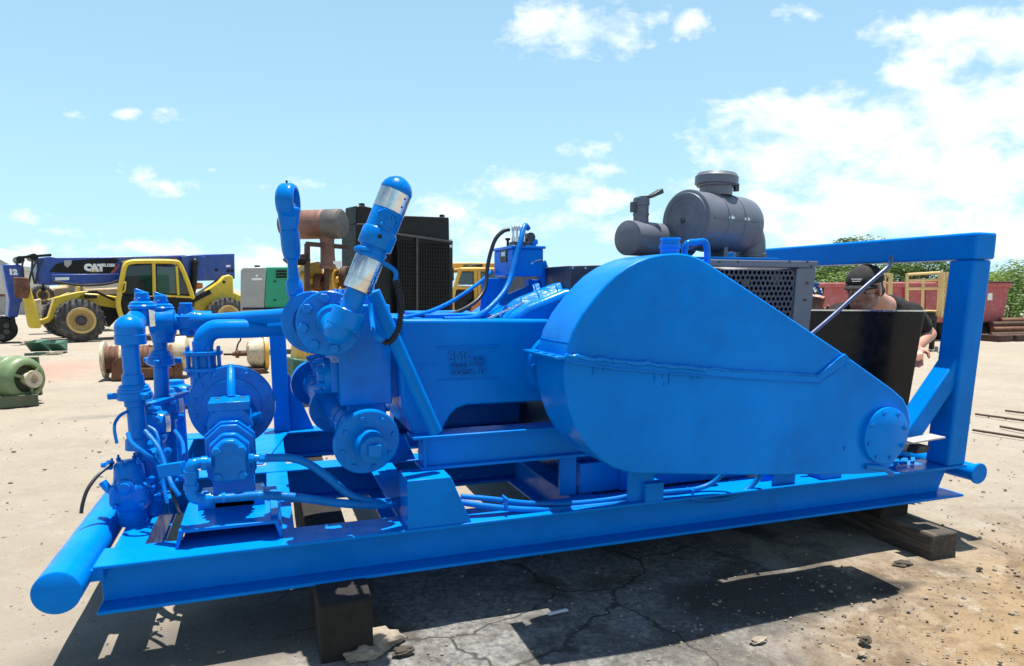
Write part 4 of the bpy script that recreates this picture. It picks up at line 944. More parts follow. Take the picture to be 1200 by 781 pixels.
# pedal plate and its foot, at the rack end
p0_, p1_ = at(1064, 517, 2.47), at(1102, 512, 2.45)
m = MB(); m.hull8([V((p0_.x, 2.44, p0_.z-.008)), V((p1_.x, 2.42, p1_.z-.004)), V((p1_.x, 2.505, p1_.z-.004)), V((p0_.x, 2.515, p0_.z-.008)), V((p0_.x, 2.44, p0_.z)), V((p1_.x, 2.42, p1_.z+.006)), V((p1_.x, 2.505, p1_.z+.006)), V((p0_.x, 2.515, p0_.z))]); ped = m.build("foot_pedal", LGREY, unit, .003)
m = MB(); q = at(1072, 524, 2.5); m.hull8([V(p) for p in ((q.x-.05,2.45,q.z-.022),(q.x+.03,2.45,q.z-.022),(q.x+.03,2.55,q.z-.022),(q.x-.05,2.55,q.z-.022),(q.x-.03,2.45,q.z+.016),(q.x+.05,2.45,q.z+.012),(q.x+.05,2.55,q.z+.012),(q.x-.03,2.55,q.z+.016))]); m.build("pedal_base", RUBBER, unit, .006)
m = MB()
for px, py, L in ((1050, 532, .06), (1062, 528, .05), (1056, 537, .07), (1070, 533, .05)):
    p = at(px, py, 2.62); p.z = ZT+.012; m.bar(p, p+V((L, .04, .01)), .02, .014)
m.build("clamp_hardware", CAST, unit, .002)

# --- conduits along the front beam, their bracket and ties
def cond(pts, r=.0135): return MB().tube(pts, r, 12, 8).build("conduit", HOSEB, unit)
cond([at(540, 582, 2.62), at(575, 585, 2.60), at(620, 590, 2.59), at(665, 590.5, 2.59), at(712, 586, 2.585), at(745, 580.5, 2.58), at(790, 576, 2.58), at(815, 573.5, 2.58), at(835, 566, 2.57), at(850, 552, 2.55), at(858, 540, 2.53)], .0115)
cond([at(540, 589, 2.60), at(575, 594, 2.575), at(620, 597.5, 2.565), at(665, 596.5, 2.565), at(712, 592, 2.56), at(745, 588.5, 2.56), at(790, 584, 2.56), at(830, 586, 2.56), at(856, 582.5, 2.555), at(876, 573, 2.55), at(888, 561, 2.54), at(895, 545, 2.52)], .0125)
a, b = at(756, 567, 2.53), at(777, 594, 2.525)
MB().box((a.x, 2.522, ZT-.012), (b.x, 2.60, a.z)).build("conduit_bracket", BLUE, unit, .004)
for px, py in ((748, 584), (809, 580), (592, 590)):
    p = at(px, py, 2.57); MB().box((p.x-.004, 2.545, p.z-.028), (p.x+.004, 2.60, p.z+.028)).build("cable_tie", CAST, unit, .002)
# engine bearers and floor items under the guard
MB().box((1.3, 2.73, ZT), (3.2, 2.80, ZT+.14)).build("engine_bearer", BLUE, unit, .004)
MB().box((1.3, 3.42, ZT), (3.2, 3.52, ZT+.14)).build("engine_bearer", BLUE, unit, .004)
a = at(890, 571, 2.62); MB().prism([V((a.x, 2.62, ZT)), V((a.x+.10, 2.62, ZT)), V((a.x+.02, 2.62, ZT+.05))], (0, .01, 0)).build("gusset", BLUE, unit)
a = at(960, 560, 2.56); MB().box((a.x, 2.55, ZT-.001), (a.x+.13, 2.64, ZT+.10)).build("guard_foot", BLUE, unit, .003)
# ================================================================== timbers, rubble
def timber(x0, x1, y0, y1, h, label, group, ang=0, seed=0):
    m = MB(); n = 14; c = V(((x0+x1)/2, (y0+y1)/2, 0)); w = x1-x0; L = y1-y0
    rows = []
    for i in range(n+1):
        y = -L/2+L*i/n; r = []
        for sx, sz in ((-1, 0), (1, 0), (1, 1), (-1, 1)):
            jx = .010*noise.noise(V((i*.6, sx*3+seed, sz*5))); jz = .012*noise.noise(V((i*.5+9, sx*2, sz*4+seed)))
            r.append(m.bm.verts.new(V((sx*w/2+jx, y+(.008*noise.noise(V((sx, sz, seed*3.))) if i in (0, n) else 0), sz*h-.012*(1-sz)+jz))))
        rows.append(r)
    for a, b in zip(rows, rows[1:]):
        for k in range(4): m.bm.faces.new((a[k], a[(k+1) % 4], b[(k+1) % 4], b[k]))
    m.bm.faces.new(rows[0][::-1]); m.bm.faces.new(rows[-1])
    M = Matrix.Translation(c) @ Matrix.Rotation(ang, 4, 'Z')
    for v in m.bm.verts: v.co = M @ v.co
    o = m.build("timber_block", WOOD, None, .010, loc=c, seg=3); return tag(o, label, "timber block", group)
b0 = atz(373, 774, 0); b1 = atz(437, 769, 0)
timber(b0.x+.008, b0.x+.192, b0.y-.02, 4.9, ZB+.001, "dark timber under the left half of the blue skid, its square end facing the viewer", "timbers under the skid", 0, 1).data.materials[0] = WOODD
c0 = atz(1083, 655, 0); c1 = atz(1126, 640, 0)
M_ = (c0+c1)/2
o = timber(3.02, 3.19, 2.31, 5.0, .122, "long weathered timber lying on the dirt, sticking out under the skid's right end", "timbers under the skid", -.03, 2)
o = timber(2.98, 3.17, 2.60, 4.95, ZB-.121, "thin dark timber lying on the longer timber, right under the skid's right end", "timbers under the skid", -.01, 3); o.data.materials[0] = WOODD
for v in o.data.vertices: v.co.z += .1225
def rock(px, py, sz, sc, seed, label, mat, name="rubble_chunk", cat="rubble", z=None, grp=None, sub=3):
    p = atz(px, py, 0); m = MB(); m.rock((p.x, p.y, sz*sc[2]*.55), sz, sc, sub, .55, seed)
    return tag(m.build(name, mat, loc=p), label, cat, grp)
rock(440, 757, .062, (1.5, .9, .62), 3, "pale broken concrete chunk lying against the end of the front timber", STONE)
rock(425, 771, .042, (1.4, .8, .55), 9, "small pale rubble lump in front of the larger chunk by the timber", STONE)
rock(472, 765, .026, (1.5, .9, .5), 12, "dark dirt clod just right of the pale rubble chunk", CLOD, "dirt_clod", "clod")
rock(1058, 661, .028, (1.6, 1.0, .3), 14, "flat dark dirt clod on the sand near the right timber", CLOD, "dirt_clod", "clod")
rock(1014, 752, .018, (1.3, 1, .6), 15, "dark pebble on orange sand low in the right foreground", CLOD, "pebble", "pebble")
rock(1148, 668, .012, (1.3, 1, .7), 16, "dark pebble on the sand right of the right timber", CLOD, "pebble", "pebble")
rock(888, 752, .024, (1.5, .8, .4), 17, "pale flat stone on the sand in front of the skid shadow", STONE, "stone", "stone")
rock(1010, 767, .016, (1.4, .8, .4), 18, "whitish flat stone near the bottom edge, right of centre", STONE, "stone", "stone")
p = atz(653, 718, 0); q = atz(664, 715, 0)
tag(MB().bar(atz(642, 720, .006), atz(665, 714.5, .008), .018, .003).build("paper_strip", PAPER, loc=p), "thin white paper strip lying on the shaded concrete", "litter")
# thin dark rods lying on the yard to the right
for i, (a, b, lb) in enumerate((((1143, 484.5), (1215, 494), "dark steel rod lying on the dirt, the longest just past the rack post"), ((1140, 503), (1215, 514.5), "dark steel rod on the dirt lying nearest the rack post"), ((1172, 500-1), (1215, 506.5), "short dark steel rod on the dirt between two longer rods"), ((1178, 480.5), (1215, 485), "dark steel rod on the dirt farthest behind the others"))):
    A, B = atz(*a, .02), atz(*b, .02); m = MB(); m.cyl(A-V((0,0,.008)), B-V((0,0,.008)), .011, seg=10); tag(m.build("steel_rod", RUSTD, loc=A), lb, "steel rod", "rods on the yard")

# ================================================================== telehandler (blue boom, yellow chassis)
G0, G1 = atz(95, 401, 0), atz(268, 393.5, 0)
W = Wall(G0, G1-G0)
sc = (G0-CAM).length and (W.at(96, 340).z-W.at(96, 350).z)/10     # metres per pixel there
WID = 2.2
th = thing("telehandler", W.w(1.2, 0, 1.1), "yellow telehandler with long dark blue boom and white lettering", "telehandler")
def tyre_wheel(c, n, R_, w, parent, name="wheel"):
    n = V(n).normalized(); m = MB()
    m.lathe(V(c)-n*w/2, n, [(0, R_*.62), (.02, R_*.90), (w*.14, R_*.985), (w*.5, R_), (w*.86, R_*.985), (w-.02, R_*.90), (w, R_*.62)], 48, closed=False)
    u, v, _ = frame(n)
    for k in range(24):
        a = 2*math.pi*k/24
        for s in (-1, 1):
            a2 = a+s*.08; d = u*math.cos(a2)+v*math.sin(a2); t = n.cross(d)
            p = V(c)+n*s*w*.24+d*R_*.985; m.bar(p-n*w*.22+t*.03*s, p+n*w*.22-t*.03*s, R_*.09, R_*.06, d)
    t = m.build(name, TYRE, parent)
    m = MB(); m.lathe(V(c)-n*(w/2+.012), n, [(0, R_*.50), (.004, R_*.60), (.03, R_*.63), (.05, R_*.5), (.10, R_*.46), (.11, R_*.30), (.07, R_*.28), (.06, R_*.12), (.05, .02)], 40, closed=False); m.build("rim", RIM, t)
    m = MB(); m.lathe(V(c)-n*(w/2-.03), n, [(-.02, R_*.16), (.02, R_*.25), (.06, R_*.27)], 10); 
    for k in range(10):
        a = 2*math.pi*k/10; m.cyl(V(c)-n*(w/2-.07)+(u*math.cos(a)+v*math.sin(a))*R_*.22, V(c)-n*(w/2-.02)+(u*math.cos(a)+v*math.sin(a))*R_*.22, .02, seg=6)
    m.build("hub", DGREY, t); return t
cw = W.at(95.5, 375.5); RW = cw.z*.985
tyre_wheel(W.w((cw-W.o).dot(W.u), RW, .2), W.n, RW, .42, th)
tyre_wheel(W.w((cw-W.o).dot(W.u), RW, WID), -W.n, RW, .42, th)
cr = W.at(268, 368); ar = (cr-W.o).dot(W.u)
tyre_wheel(W.w(ar, RW, .2), W.n, RW, .42, th); tyre_wheel(W.w(ar, RW, WID), -W.n, RW, .42, th)
def wp(pts, off, th_, name, mat, parent=th, bevel=0.01, **k):
    m = MB(); m.prism([W.at(x, y, off) for x, y in pts], W.n*th_); return m.build(name, mat, parent, bevel, **k)
# boom
boom = wp([(43,303),(60,300.5),(66,302),(140,301),(275,297.5),(275.5,327),(252,329),(140,331.5),(60,334.5),(44,333)], .75, .75, "boom", TEALBLUE, bevel=.02)
wp([(140,303.2),(272,300),(272,299.2),(140,302)], .735, .02, "boom_rail", TEALBLUE, boom, .002)
wp([(60,322),(140,321),(140,331.5),(60,334)], .70, .05, "boom_section", TEALBLUE, boom, .01)
wp([(214,300.5),(222,299),(234,299),(241,301),(241,329),(214,330)], .55, .22, "boom_pivot_cover", TEALBLUE, boom, .02)
# boom head bent down with the carriage
wp([(3,310),(21,309.5),(28,313),(30,336),(27,352),(24,356),(21,372),(9,373),(11,352),(7,334)], .78, .65, "boom_head", TEALBLUE, th, .03)
m = MB(); 
for x, y in ((24, 304.5), (40, 301.5)):
    c = W.at(x, y, .72); m.lathe(c, W.n, [(0, 4.2*sc), (.7, 4.2*sc)], 20)
m.bar(W.at(24, 302, .8), W.at(60, 299, .8), .08, .06); m.build("hose_roller", BLACK, th)
for a_, b_ in (((27,306),(28,330)), ((44,304),(34,332)), ((50,304),(42,333)), ((38,304),(41,333))):
    MB().tube([W.at(*a_, .7), W.at((a_[0]+b_[0])/2-2, (a_[1]+b_[1])/2, .66), W.at(*b_, .7)], .022, 8, 5).build("boom_hose", HOSE, th)
MB().tube([W.at(62, 330, .66), W.at(95, 334.5, .64), W.at(125, 333, .64), W.at(139, 329, .66)], .03, 8, 6).build("boom_hose", HOSE, th)
c = W.at(3, 386, .8); tyre_pts = MB(); tyre_pts.lathe(c, W.n, [(0, 13.5*sc), (.04, 15*sc), (.6, 15*sc), (.64, 13*sc)], 30); tyre_pts.bar(W.at(14, 372, .8), W.at(17, 388, .8), .18, .1); tyre_pts.build("carriage", BLACK, th, .01)
m = MB(); 
for x, y in ((7.5, 381.5), (8, 389), (2, 395)): m.lathe(W.at(x, y, .79), -W.n, [(0, 3.2*sc), (.02, 3.0*sc), (.025, 1.4*sc)], 16)
m.build("carriage_pin", DGREY, th)
# lettering and decals
dec = wp([(57.5,319),(65,310),(80,306),(108,304),(136,303),(140,305.5),(131,312),(138,314),(130,320.5),(100,321)], .742, .006, "decal", BLACK, boom, 0)
text_mesh("CAT", 10.5*sc, "lettering", WHITEP, boom, facing(W.at(110.5, 314.2, .738), W.u, (0,0,1)), .002, .022)
wp([(106.5,319),(111.5,313),(116.5,319)], .737, .003, "triangle_mark", YELLOW, boom, 0)
text_mesh("TL1255", 4.6*sc, "lettering", WHITEP, boom, facing(W.at(127.2, 311.2, .738), W.u, (0,0,1)), .002, .008)
wp([(129,320),(140,309),(140,313),(134,320)], .739, .004, "red_mark", REDC, boom, 0)
text_mesh("12", 8.2*sc, "lettering", WHITEP, th, facing(W.at(15.3, 319.3, .775), W.u, (0,0,1)), .002, .014)
wp([(75,305.5),(84,305),(83.5,310),(79,314),(75.5,311)], .738, .008, "shield_decal", LGREY, boom, 0)
wp([(64.5,325.5),(81,325),(81,328.4),(64.5,329)], .695, .005, "white_plate", WHITEP, boom, 0)
wp([(201.5,304.5),(207,304.3),(207,307.5),(201.5,307.5)], .738, .006, "warning_sticker", WHITEP, boom, 0); wp([(203,302.5),(206.5,302.5),(206.5,305),(203,305)], .734, .02, "red_lamp", REDL, boom, 0)
for x, y in ((253.5, 316.5), (267.5, 317.5), (272, 317.5)):
    MB().lathe(W.at(x, y, .748), -W.n, [(0, 2.4*sc), (.004, 2.4*sc)], 20).build("boom_hole", BLACK, boom)
wp([(265,311),(270,310.7),(270,313),(265,313.3)], .743, .006, "white_sticker", WHITEP, boom, 0)
# chassis
wp([(63,352),(80,347),(90,343),(120,345),(140,348),(148,362),(205,366),(235,358),(244,352),(246,368),(205,380),(150,378),(140,362),(112,358),(75,356)], .55, 1.2, "chassis", YELLOW, th, .03)
wp([(108,346),(140,345),(143,368),(128,384),(120,366)], .62, 1.0, "underbody", BLACK, th, .02)
wp([(63,349),(90,342.5),(105,341),(88,352),(73,362),(58,378),(46,382),(44,377),(56,372)], .35, .18, "front_axle_arm", YELLOW, th, .02)
# outrigger leg with a rusty plate in front
wp([(26,342),(36,338),(49,382),(47,385),(36,385),(34,381)], .15, .30, "outrigger", YELLOW, th, .02)
wp([(16,325),(33,325.5),(35,331),(36,341),(33,350),(18,349.5)], -.05, .12, "outrigger_pad", RUST, th, .02)
wp([(40,352),(48,350),(50,372),(44,376)], .2, .2, "outrigger_ram", CREAM, th, .02)
# cab: frame of thick tubes, dark inside, glass
fr = [((140,370),(139,366)),]
cabp = MB(); o1 = .05
def cabtube(pts, r=.055, off=.1): cabp.tube([W.at(x, y, off) for x, y in pts], r, 10, 5)
for off in (.12, 1.0):
    cabtube([(147,384),(139,360),(140,345),(144,322),(147,311),(153,307.5),(168,306.5),(203,307),(211,311),(219,329),(226,349)], .06, off)
    cabtube([(180,308),(181,348)], .045, off); cabtube([(207,312),(209,346)], .035, off)
    cabtube([(181,346),(225,348.5)], .03, off)
for x, y in ((148,309.5), (205,308.5), (139.5,352), (226,349)): cabp.tube([W.at(x, y, .12), W.at(x, y, 1.0)], .05, 10, 2)
cab_ = cabp.build("cab_frame", YELLOW, th)
wp([(149,305.8),(168,304.6),(200,305),(210,308.5),(206,309.5),(150,308.5)], .1, .95, "cab_roof", YELLOW, th, .02)
wp([(148,312),(179,311),(180,345),(142,345)], .16, .02, "side_window", GLASS, th, 0)
wp([(184,312.5),(206,313.5),(207.5,344.5),(184,344.5)], .15, .02, "door_window", glass_mat("green_window_glass", (.05, .09, .075)), th, 0)
wp([(209,315),(222,345),(210,345)], .15, .02, "rear_window", GLASS, th, 0)
wp([(141,346),(226,349.5),(228,366),(150,380),(143,362)], .18, .75, "cab_door", BLACK, th, .02)
wp([(142,314),(222,314),(224,347),(141,347)], .85, .04, "cab_back", BLACK, th, 0)
m = MB(); m.lathe(W.at(150, 350, .3), (0,.1,1), [(0, .05), (.35, .05)], 10); m.box(*[tuple(W.at(158, 352, .4)+V(p)) for p in ((-.3,-.2,0),(.3,.2,.5))]); m.build("seat", BLACK, th, .03)
MB().tube([W.at(144, 333, .05), W.at(147, 331, .02), W.at(146, 341, .02), W.at(143, 342, .05)], .02, 8, 4).build("grab_handle", YELLOW, th)
MB().bar(W.at(112, 342, .1), W.at(134, 352, .3), .05, .05).build("mirror_arm", BLACK, th)
wp([(100,345.5),(114,346),(114,350),(101,350)], .2, .2, "step", BLACK, th, .01)
wp([(90.5,336),(94,336),(94,350),(90,350)], .4, .3, "mast_post", YELLOW, th, .01)
# lift ram behind the cab and rear frame
m = MB(); m.tube([W.at(228, 311, .45), W.at(227, 330, .45), W.at(224, 352, .45)], .085, 14, 4); m.ball(W.at(228.5, 308.5, .45), .1, (1,1,1.3), 14, 8); m.build("lift_ram", BLACK, th)
wp([(228,349),(245,338),(257,330),(263,323.5),(269,322),(273.5,325),(274,343),(284,347),(285,361),(272,350),(258,350),(247,358),(238,365),(226,366)], .5, .5, "rear_frame", YELLOW, th, .03)
MB().lathe(W.at(262.5, 330.8, .497), -W.n, [(0, 2.1*sc), (.004, 2.1*sc)], 18).build("pin_hole", BLACK, th)
MB().bar(W.at(226, 352, .42), W.at(246, 342, .42), .12, .12).build("rear_ram", BLACK, th)
wp([(226,331),(238,332),(238,338),(226,340)], .7, .3, "oil_cooler", ORANGE, th, .02)
MB().lathe(W.at(26.5, 331.5, 2.5), (0,0,1), [(0,.05),(.3,.05)], 10).build("tow_pin", BLACK, th)
m = MB(); m.tube([W.at(50.5, 333, .8), W.at(50.5, 337, .8), W.at(49, 339, .8), W.at(51, 341, .8), W.at(53, 338.5, .8)], .03, 8, 4); m.build("lifting_hook", BLACK, th)

# tan loader seen below the boom
W2 = Wall(W.w(0, 0, 4.5), G1-G0)
ld = thing("wheel_loader", W2.w(1, 0, 1), "tan wheel loader parked behind the telehandler's front wheel", "loader")
m = MB(); m.prism([W2.at(x, y) for x, y in ((60,341),(64,337),(78,336),(80,332),(98,331),(100,339),(140,337),(142,352),(100,360),(62,352))], W2.n*1.6); m.build("body", TAN, ld, .05)
m = MB(); m.prism([W2.at(x, y, .2) for x, y in ((97,333),(101,324),(138,323),(142,332),(141,342),(98,342))], W2.n*1.5); m.build("cab", LEADW, ld, .05)
m = MB(); m.prism([W2.at(x, y, -.03) for x, y in ((101,341),(114,341),(114,345),(102,345))], W2.n*.05); m.build("side_vent", BLACK, ld, .01)
c = W2.at(49, 346, 0); tyre_wheel(c, W2.n, 11*sc*1.2, .5, ld)
c = W2.at(92, 352, 0); tyre_wheel(c, W2.n, 11*sc*1.2, .5, ld)
# pale shed and fence panel at the far left
W3 = Wall(atz(2, 363, .0) if False else V((-22, 45, 0)), (1, .02))
sh = thing("shed", W3.w(-20, 0, 4), "pale shed with a pitched roof at the far left edge", "shed")
q = [W3.at(x, y) for x, y in ((-70,350),(12,350),(12,316),(-2,309),(-40,291),(-70,300))]
for p in q[:2]: p.z = 0
m = MB(); m.prism(q, W3.n*8); m.build("wall", LEADW, sh, 0)
m = MB(); a = W3.at(-40, 290, -.3); b = W3.at(14, 316.5, -.3); m.hull8([a, b, b+W3.n*9, a+W3.n*9, a+V((0,0,.25)), b+V((0,0,.25)), b+W3.n*9+V((0,0,.25)), a+W3.n*9+V((0,0,.25))]); m.build("roof", LGREY, sh)
pf = thing("panel_fence", W3.w(-5, 0, -6), "pale ribbed metal fence behind the boom head at the left edge", "fence")
m = MB()
a = W3.at(-60, 351, -5); b = W3.at(70, 351, -5); zt_ = W3.at(0, 345, -5).z
n_ = 90
for k in range(n_):
    p = a.lerp(b, k/n_); q = a.lerp(b, (k+.72)/n_); m.box((p.x, p.y-.03, 0), (q.x, q.y+.03, zt_))
m.build("panel", LGREY, pf); m = MB(); m.bar(V((a.x, a.y-.06, zt_*.95)), V((b.x, b.y-.06, zt_*.95)), .1, .12); m.build("rail", RUST, pf)

# ================================================================== green motor on its base, green trays
W4 = Wall(atz(40, 475, 0), (1, .30))
mo = thing("electric_motor", atz(20, 490, 0), "pale green electric motor with an open end bell on a dull green steel base", "electric motor")
ec = W4.at(38.5, 444.5, 0); nm = V((.80, -.60, .0)).normalized(); Rk = .155
ms = (W4.at(30, 430).z-W4.at(30, 440).z)/10
Rk = 26*ms
m = MB(); cb = ec-nm*.08
m.lathe(cb, -nm, [(.03, Rk*.60), (-.015, Rk*.66), (-.01, Rk*.80), (.02, Rk*.93), (.06, Rk*.99), (.16, Rk), (.17, Rk*1.03), (.2, Rk*1.03), (.21, Rk*.98), (.42, Rk*.96), (.44, Rk*.90), (.9, Rk*.90)], 44, closed=False)
bell = m.build("housing", OLIVE, mo)
m = MB(); m.lathe(cb+nm*.0, -nm, [(.10, Rk*.7), (.11, .01)], 30); m.build("inner_plate", OLIVED, mo)
m = MB(); m.lathe(ec-nm*.1, nm, [(0, Rk*.28), (.10, Rk*.30), (.105, Rk*.40), (.125, Rk*.40), (.126, Rk*.2), (.09, Rk*.17), (.089, .004)], 28); m.build("shaft_hub", CREAM, mo)
u, v, _ = frame(nm); m = MB()
for k in range(3):
    a = 2*math.pi*(k+.08)/3+.5; d = u*math.cos(a)+v*math.sin(a); m.bar(ec-nm*.05+d*Rk*.3, ec-nm*.07+d*Rk*.72, .03, .02, nm)
m.build("bell_arm", OLIVE, mo)
m = MB(); q0_ = ec-nm*.10; q1_ = ec-nm*1.0
for k in range(12):
    a = math.pi*k/11-.1; d = u*math.cos(a)+v*math.sin(a); p = ec-nm*.55+d*Rk*.93; m.bar(p, p-nm*.5, .02, .03, d)
m.build("cooling_fins", OLIVE, mo)
m = MB(); a, b = W4.at(46, 477, -.05), W4.at(-60, 500, .10); bz = W4.at(46, 462, -.05).z
m.prism([W4.at(47, 463.5, -.05), W4.at(-60, 490, -.05), W4.at(-60, 520, -.05), W4.at(48, 480, -.05)] if False else [V((a.x, a.y, 0)), V((a.x, a.y, bz)), a-W4.u*1.3+V((0,0,bz-a.z)), a-W4.u*1.3+V((0,0,-a.z))], W4.n*.05)
m.prism([a+W4.n*.4+V((0,0,-a.z)), a+W4.n*.4+V((0,0,bz-a.z)), a-W4.u*1.3+W4.n*.4+V((0,0,bz-a.z)), a-W4.u*1.3+W4.n*.4+V((0,0,-a.z))], W4.n*.05)
m.prism([a+W4.n*.051+V((0,0,-a.z)), a+W4.n*.051+V((0,0,bz-a.z-.01)), a+W4.n*.399+V((0,0,bz-a.z-.01)), a+W4.n*.399+V((0,0,-a.z))], -W4.u*.03)
m.build("base_frame", OLIVED, mo, .004)
m = MB(); p = ec-nm*.25-V((0,0,Rk)); m.box((p.x-.1, p.y-.02, p.z-.03+0), (p.x+.06, p.y+.2, p.z+.05)); p = ec-nm*.75-V((0,0,Rk)); m.box((p.x-.1, p.y-.02, p.z-.03), (p.x+.06, p.y+.2, p.z+.05)); m.build("motor_foot", TEALBLUE, mo, .004)
m = MB(); a, b = W4.at(33, 419, .45), W4.at(45, 419, .45); a2 = W4.at(33, 466, .45); m.box((a.x, a.y, .05), (b.x, b.y+.03, a.z)); m.build("bracket_post", OLIVED, mo, .004)
gt = (("green V-shaped steel tray on the yard, the one nearer the motor", [(28,402),(45,400),(54,414),(54.5,416),(29,416)]), ("green V-shaped steel tray on the yard, the one nearer the rusty winch", [(53,403),(67,401),(84,411),(85,413),(70,415),(54,416)]))
W5 = Wall(atz(28, 416.5, 0), (1, .05))
for i, (lb, pts) in enumerate(gt):
    t = thing("steel_tray", W5.at(pts[4][0], 416.5), lb, "steel tray", "green trays")
    m = MB(); P0 = W5.at(pts[0][0], pts[0][1]); w_ = (W5.at(pts[1][0], 410)-W5.at(pts[0][0], 410)).dot(W5.u)*1.35; h_ = P0.z
    o_ = V((P0.x, P0.y, 0)); x_, n_ = W5.u, W5.n
    # V trough: two sloping sheets and end wedges
    A, B, C_ = o_+V((0,0,h_)), o_+n_*.9+V((0,0,h_)), o_+n_*.45+V((0,0,.03))
    for q in ([A, A+x_*w_*.75, C_+x_*w_, C_], [B, B+x_*w_*.75, C_+x_*w_, C_], [A, B, C_], [A+x_*w_*.75, B+x_*w_*.75, C_+x_*w_*.95]):
        m.prism(q, (.012, .012, .004))
    m.build("sheet", GREEN, t); m = MB(); m.bar(o_+V((0,-.02,.02)), o_+x_*w_*1.05+V((0,-.02,.02)), .05, .04); m.build("rim", CREAM if i else GREEN, t)

# ================================================================== rusty winch drum behind the standpipes
W6 = Wall(atz(128, 447, 0), (1, .0))
wi = thing("winch", W6.at(170, 446), "rusty winch with a ribbed drum between chipped cream end plates", "winch")
def wrel(x, y, off=0): return W6.at(x, y, off)
dc = wrel(122, 422, .25); de = wrel(222, 419, .25); m = MB(); rs = (wrel(130, 400).z-wrel(130, 410).z)/10
m.lathe(dc, de-dc, [(0, 16*rs), ((de-dc).length, 16*rs)], 36)
for k in range(16): m.lathe(dc+(de-dc)*((k+.5)/16), de-dc, [(-.012, 16.2*rs), (0, 17*rs), (.012, 16.2*rs)], 36, closed=False)
m.build("drum", RUST, wi)
m = MB(); m.lathe(dc-(de-dc).normalized()*.02, de-dc, [(0, 15*rs), (.01, 22*rs), (.05, 22*rs), (.06, 19*rs)], 40); m.lathe(wrel(143, 421, .25), de-dc, [(0, 20*rs), (.03, 20*rs)], 40); m.build("end_flange", CREAM, wi)
m = MB(); m.lathe(wrel(205, 415, .25), de-dc, [(0, 21*rs), (.05, 22*rs), (.16, 22*rs), (.18, 19*rs)], 36); m.build("brake_band", CREAM, wi)
m = MB(); m.prism([wrel(x, y, .0) for x, y in ((130,446),(131,426),(136,420),(144,419),(146,446))], W6.n*.05); m.build("side_plate", RUST, wi, .006); m = MB(); m.prism([wrel(x, y, .0) for x, y in ((204,444),(205,416),(213,416),(214,444))], W6.n*.05); m.build("side_plate", RUST, wi, .006)
m = MB(); m.prism([wrel(x, y, .02) for x, y in ((146,444),(146,432),(204,431),(204,442))], W6.n*.06); m.prism([wrel(x, y, .5) for x, y in ((126,436),(126,430),(215,428),(215,434))], W6.n*.06); m.build("base_rail", RUST, wi, .006)
m = MB(); m.lathe(wrel(180, 399, .3), (0,0,1), [(0, 8*rs), (6*rs, 9*rs), (8*rs, 5*rs)], 18); m.lathe(wrel(159, 398, .3), (1,0,0), [(0, 6*rs), (9*rs, 6*rs)], 18); m.build("gearbox", RUSTD, wi)

# ================================================================== small rusty fitting on the ground
p = atz(214, 477, 0); m = MB(); m.lathe(p+V((-.03,0,.09)), (.5,-.4,.6), [(0, .05), (.04, .06), (.05, .04), (.12, .04), (.13, .055), (.17, .05), (.18, .03)], 20); m.box((p.x-.04, p.y-.05, -.01), (p.x+.06, p.y+.05, .08))
tag(m.build("pipe_fitting", RUSTD, loc=p, bevel=.006), "small rusty pipe fitting on the dirt left of the round charge pump", "pipe fitting")

# ================================================================== muddy rotor with shaft
W7 = Wall(atz(300, 437, 0), (1, .12))
ro = thing("gear_drive", W7.at(300, 437), "mud-caked round gear drive with a shaft and a yellow rim behind the blue pipe", "gear drive")
k7 = (W7.at(300, 420).z-W7.at(300, 430).z)/10
a7 = V((W7.u.x, W7.u.y, 0)); c7 = W7.at(300, 414, .2)
m = MB(); m.lathe(c7-a7*10*k7, a7, [(0, 9*k7), (2*k7, 14*k7), (16*k7, 18*k7), (18*k7, 17*k7)], 32)
for v in m.bm.verts: v.co += V((noise.noise(v.co*9), noise.noise(v.co*9+V((5,0,0))), noise.noise(v.co*9+V((0,5,0)))))*.03
m.build("mud_caked_drum", CREAM, ro)
m = MB(); m.lathe(c7+a7*8*k7, a7, [(0, 19*k7), (.5*k7, 21*k7), (4*k7, 21*k7), (5*k7, 18*k7)], 40); m.build("rim", OYELL, ro)
m = MB(); m.lathe(c7-a7*26*k7, a7, [(0, 2.5*k7), (3*k7, 2.5*k7), (3.2*k7, 5*k7), (7*k7, 5*k7), (7.2*k7, 3*k7), (17*k7, 3*k7)], 20); m.build("shaft", RUST, ro)
m = MB(); m.bar(W7.at(276, 414, .2)-V((0,0,.02)), W7.at(262, 415.5, .2), .03, .03); m.build("lever", RUSTD, ro)
m = MB(); m.tube([W7.at(277, 411, .2), W7.at(279, 403, .2), W7.at(282, 398, .2), W7.at(281, 390, .25)], .012, 8, 5); m.build("loose_hose", HOSE, ro)
m = MB(); b0_ = W7.at(283, 437); m.box((b0_.x, b0_.y-.05, -.01), (b0_.x+28*k7, b0_.y+.4, 5*k7)); m.build("base", RUSTD, ro, .01)

